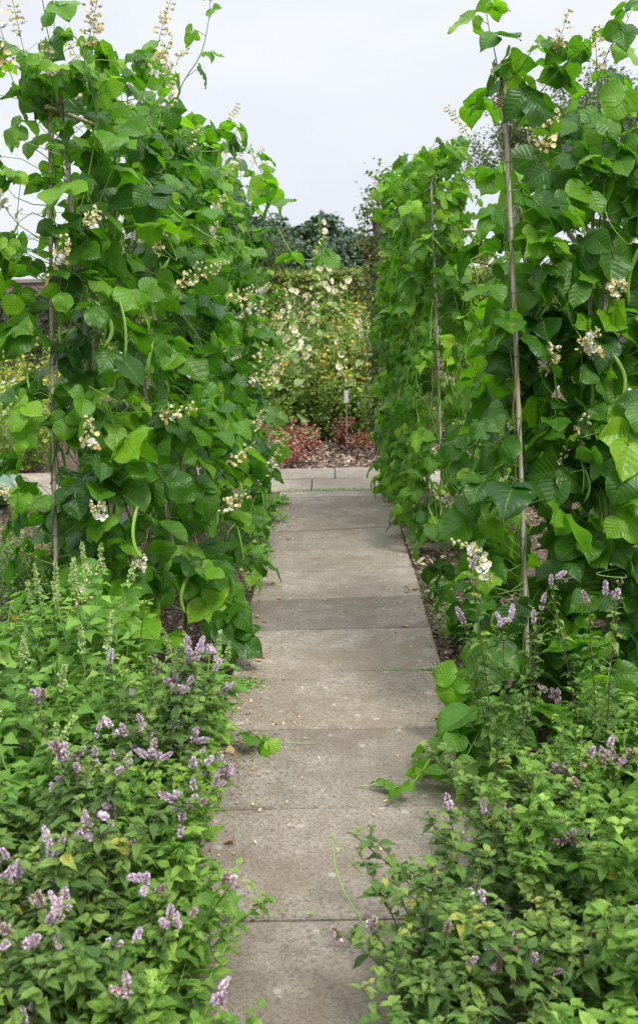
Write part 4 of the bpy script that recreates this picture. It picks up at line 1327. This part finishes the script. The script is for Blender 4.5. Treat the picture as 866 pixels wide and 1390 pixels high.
# rose post
pt = unp(513, 262, 10.6)
th = thing('rose_post', (pt[0], 10.6, 0), 'brown post wrapped in a sparse climbing rose behind the french beans', 'post')
g = Geo(); g.tube([(pt[0], 10.6, -.05), (pt[0] + .01, 10.6, 1.2), (pt[0] - .01, 10.6, pt[2] - .15)], .05, 10)
part(g, 'post', M['bark'], th)
th2 = thing('climbing_rose', (pt[0] + .08, 10.55, 0), 'sparse small leaved climbing rose growing up the brown post', 'rose')
gs, gl = Geo(), Geo(); rg = np.random.default_rng(77)
for s in range(12):
    z = np.linspace(0, pt[2] * rg.uniform(.8, 1.1), 16); ph = rg.uniform(0, 6) + z * rg.uniform(1, 3)
    rr = .06 + .12 * rg.random() * (z / 2.6)
    ln = np.c_[pt[0] + rr * np.cos(ph), 10.58 + rr * np.sin(ph), z]
    gs.tube(ln, [.007, .002], 5, 0, rg.random())
    for k in range(330):
        i = rg.integers(2, 16); p = ln[i] + rg.normal(0, .06, 3); a = rg.uniform(0, 6.28)
        gl.leaf('small', p, (math.cos(a), math.sin(a), rg.normal(0, .5)), np.array([0, 0, 1]) + rg.normal(0, .5, 3), rg.uniform(.03, .055), rg.random(), 0, 1.2)
part(gs, 'stem', M['bark'], th2); part(gl, 'foliage', M['rose_leaf'], th2)


# ------------------------------------------------------------------ hedges, wall, trees
def hedge(name, x0, x1, y0, y1, h, label, mat, n, lsz, seed):
    rg = np.random.default_rng(seed)
    th = thing(name, ((x0 + x1) / 2, (y0 + y1) / 2, 0), label, 'hedge')
    g = Geo(); box(g, (x0 + .12, y0 + .12, 0), (x1 - .12, y1 - .12, h - .12))
    part(g, 'branches', M['bark'], th, smooth=False)
    g = Geo()
    W = x1 - x0; D = y1 - y0
    A = [W * h, W * D, D * h, D * h]
    A = np.array(A) / sum(A)
    for k in range(n):
        f = rg.choice(4, p=A); a, b = rg.random(2)
        if f == 0: p = np.array([x0 + a * W, y0, b * h]); nn = np.array([0, -1, .3])
        elif f == 1: p = np.array([x0 + a * W, y0 + b * D, h]); nn = np.array([0, 0, 1.0])
        elif f == 2: p = np.array([x0, y0 + a * D, b * h]); nn = np.array([-1, 0, .3])
        else: p = np.array([x1, y0 + a * D, b * h]); nn = np.array([1, 0, .3])
        p = p + rg.normal(0, .05, 3) + nn * .03 * math.sin(p[0] * 3) - nn * rg.uniform(0, .12)
        g.leaf('small', p, rg.normal(0, 1, 3) + nn * .5, nn + rg.normal(0, .6, 3), lsz * rg.uniform(.6, 1.3), rg.random(), 0, 1.3)
    part(g, 'foliage', M[mat], th)


hedge('clipped_hedge', -6.5, 4.5, 24.5, 25.7, 2.1, 'flat topped yellow green clipped hedge closing the garden behind the hollyhocks', 'hedge', 26000, .09, 60)
hedge('yew_hedge', -14.0, -4.9, 21.0, 22.2, 1.72, 'dark yew hedge below the brick wall at the far left', 'yew', 16000, .08, 61)
hedge('clipped_hedge', 4.8, 16.0, 24.5, 25.7, 2.0, 'clipped hedge at the right, behind the bean rows', 'hedge', 9000, .12, 62)

th = thing('brick_wall', (-14, 30, 0), 'old purple red brick garden wall behind the dark yew hedge', 'wall')
g = Geo(); box(g, (-24, 29.8, -.1), (-6.6, 30.15, 2.1)); part(g, 'brickwork', M['brick'], th, smooth=False)
g = Geo(); box(g, (-24.05, 29.74, 2.103), (-6.55, 30.21, 2.2)); part(g, 'coping', M['coping'], th, smooth=False)


def far_tree(base, h, w, seed, label, n=7000, lsz=.42, mat='tree_dark'):
    rg = np.random.default_rng(seed); base = np.asarray(base, float)
    th = thing('far_tree', base, label, 'tree', 'dark trees beyond the hedge')
    g = Geo()
    g.tube([base, base + [.1, 0, h * .35], base + [0, .1, h * .7]], [h * .035, h * .012], 8)
    for k in range(7):
        a = k * .9 + rg.normal(0, .2); u = rg.uniform(.25, .6)
        p = base + [0, 0, h * u]; d = np.array([math.cos(a), math.sin(a), .8])
        g.tube([p, p + d * w * .2, p + d * w * .33 + [0, 0, w * .08]], [h * .012, h * .003], 6)
    part(g, 'trunk', M['bark'], th)
    g = Geo()
    cl = []
    for k in range(34):
        v = nrm(rg.normal(0, 1, 3)); r = rg.random() ** .35
        c = base + np.array([0, 0, h * .58]) + v * r * np.array([w * .42, w * .42, h * .36])
        cl.append((c, w * rg.uniform(.09, .17)))
    for k in range(n):
        c, r = cl[rg.integers(len(cl))]
        v = nrm(rg.normal(0, 1, 3))
        p = c + v * r * rg.random() ** .4 * [1.15, 1.15, .85]
        g.leaf('small', p, rg.normal(0, 1, 3), v + [0, 0, .5] + rg.normal(0, .3, 3), lsz * rg.uniform(.5, 1.2), rg.random(), 0, 1.2)
    part(g, 'crown', M[mat], th)
    return th


ft = [(285, 345, 78, 8.2, 'dark tree mostly hidden behind the left bean row'), (345, 292, 82, 8, 'broad dark tree with the tallest rounded crown beyond the hedge'), (395, 288, 84, 8, 'round dark tree right beside the tallest one'),
      (440, 296, 80, 7, 'dark tree behind the tallest hollyhock'), (472, 322, 78, 6, 'lower dark tree at the right end of the group'), (310, 300, 80, 6, 'dark tree left of the tallest rounded crown'), (500, 352, 82, 6, 'small dark tree behind the rose post'), (420, 325, 72, 6, 'lighter dark green tree in front of the group')]
for i, (px, py, Y, w, lb) in enumerate(ft):
    tp = unp(px, py, Y)
    far_tree((tp[0], Y, 0), tp[2] * 1.04, w, 1300 + i, lb)


def branch_tree(base, h, seed, label, w=1.0, leaves=9000, lsz=.075, lean=0.0, dens=.16):
    rg = np.random.default_rng(seed); base = np.asarray(base, float)
    th = thing('orchard_tree', base, label, 'tree')
    g, gl = Geo(), Geo(); tips = []

    def grow(p, d, L, r, lev):
        e = p + d * L; m = (p + e) / 2 + rg.normal(0, .05 * L, 3)
        g.tube([p, m, e], [r, r * .6], 6 if lev < 2 else 4, 0, .5)
        if lev >= 2: tips.append((m, e))
        if lev == 5: return
        for k in range(3 if lev < 4 else 2):
            nd = nrm(d + rg.normal(0, .55, 3) * [w, w, .7] + [0, 0, .12])
            grow(e, nd, L * rg.uniform(.62, .82), r * .58, lev + 1)
    grow(base, nrm([lean, 0, 1]), h * .3, h * .02, 0)
    part(g, 'trunk', M['bark'], th)
    for k in range(leaves):
        m, e = tips[rg.integers(len(tips))]
        p = m + (e - m) * rg.random() * 1.1 + rg.normal(0, dens, 3)
        gl.leaf('small', p, rg.normal(0, 1, 3), rg.normal(0, .6, 3) + [0, 0, 1], lsz * rg.uniform(.6, 1.3), rg.random(), 0, 1.2)
    part(gl, 'crown', M['tree_pale'], th)
    return th


branch_tree((6.5, 27, 0), 7.2, 1400, 'tall thin leaved tree showing between the near right bean leaves', leaves=15000, w=1.2)
branch_tree((8.5, 27.5, 0), 8.8, 1401, 'tall thin leaved tree at the right edge behind the beans', leaves=15000, w=1.2)
branch_tree((-3.4, 30, 0), 5.0, 1402, 'small pale tree showing beside the top of the left bean row', leaves=9000, w=1.2)

# ------------------------------------------------------------------ world and light
w = bpy.data.worlds.new('World'); scene.world = w; w.use_nodes = True
nt = w.node_tree; nt.nodes.clear()
wo = nt.nodes.new('ShaderNodeOutputWorld'); bg = nt.nodes.new('ShaderNodeBackground')
sky = nt.nodes.new('ShaderNodeTexSky'); sky.sky_type = 'NISHITA'; sky.sun_disc = False
SUN_EL, SUN_ROT = rad(52), rad(150)
sky.sun_elevation = SUN_EL; sky.sun_rotation = SUN_ROT
sky.air_density = 1.0; sky.dust_density = 2.0
tc = nt.nodes.new('ShaderNodeTexCoord'); mp = nt.nodes.new('ShaderNodeMapping'); mp.inputs['Scale'].default_value = (1, 1, 3.2)
nz = nt.nodes.new('ShaderNodeTexNoise'); nz.inputs['Scale'].default_value = 2.3; nz.inputs['Detail'].default_value = 7; nz.inputs['Roughness'].default_value = .5
rp = nt.nodes.new('ShaderNodeValToRGB')
rp.color_ramp.elements[0].position = .3; rp.color_ramp.elements[0].color = (8.3, 8.8, 9.7, 1)
rp.color_ramp.elements[1].position = .7; rp.color_ramp.elements[1].color = (10.3, 10.5, 10.9, 1)
mx = nt.nodes.new('ShaderNodeMix'); mx.data_type = 'RGBA'; mx.inputs[0].default_value = .9
L = nt.links.new
L(tc.outputs['Generated'], mp.inputs[0]); L(mp.outputs[0], nz.inputs['Vector']); L(nz.outputs['Fac'], rp.inputs[0])
sx = nt.nodes.new('ShaderNodeSeparateXYZ'); L(tc.outputs['Generated'], sx.inputs[0])
mr = nt.nodes.new('ShaderNodeMapRange'); mr.interpolation_type = 'SMOOTHSTEP'   # overcast: the cloud overhead is brighter than near the horizon
mr.inputs['From Min'].default_value = .25; mr.inputs['From Max'].default_value = .95; mr.inputs['To Min'].default_value = 1.0; mr.inputs['To Max'].default_value = 3.3
L(sx.outputs[2], mr.inputs['Value'])
vm = nt.nodes.new('ShaderNodeVectorMath'); vm.operation = 'SCALE'; L(rp.outputs[0], vm.inputs[0]); L(mr.outputs[0], vm.inputs['Scale'])
L(sky.outputs[0], mx.inputs[6]); L(vm.outputs[0], mx.inputs[7]); L(mx.outputs[2], bg.inputs[0])
bg.inputs[1].default_value = .082; L(bg.outputs[0], wo.inputs[0])
sd = bpy.data.lights.new('sun', 'SUN'); sd.energy = 2.9; sd.angle = rad(14); sd.color = (1.0, .965, .9)
so = bpy.data.objects.new('sun', sd); COL.objects.link(so)
# sky sun_rotation is measured clockwise from +Y
dv = Vector((math.sin(SUN_ROT) * math.cos(SUN_EL), math.cos(SUN_ROT) * math.cos(SUN_EL), math.sin(SUN_EL)))
so.rotation_euler = dv.to_track_quat('Z', 'Y').to_euler()
so.location = (0, 0, 10)

vs = scene.view_settings
vs.view_transform = 'Standard'; vs.look = 'None'; vs.exposure = 0.27; vs.gamma = 1.0; vs.use_curve_mapping = False
scene.render.engine = 'CYCLES'
scene.cycles.max_bounces = 8
scene.cycles.diffuse_bounces = 3
scene.cycles.transmission_bounces = 4
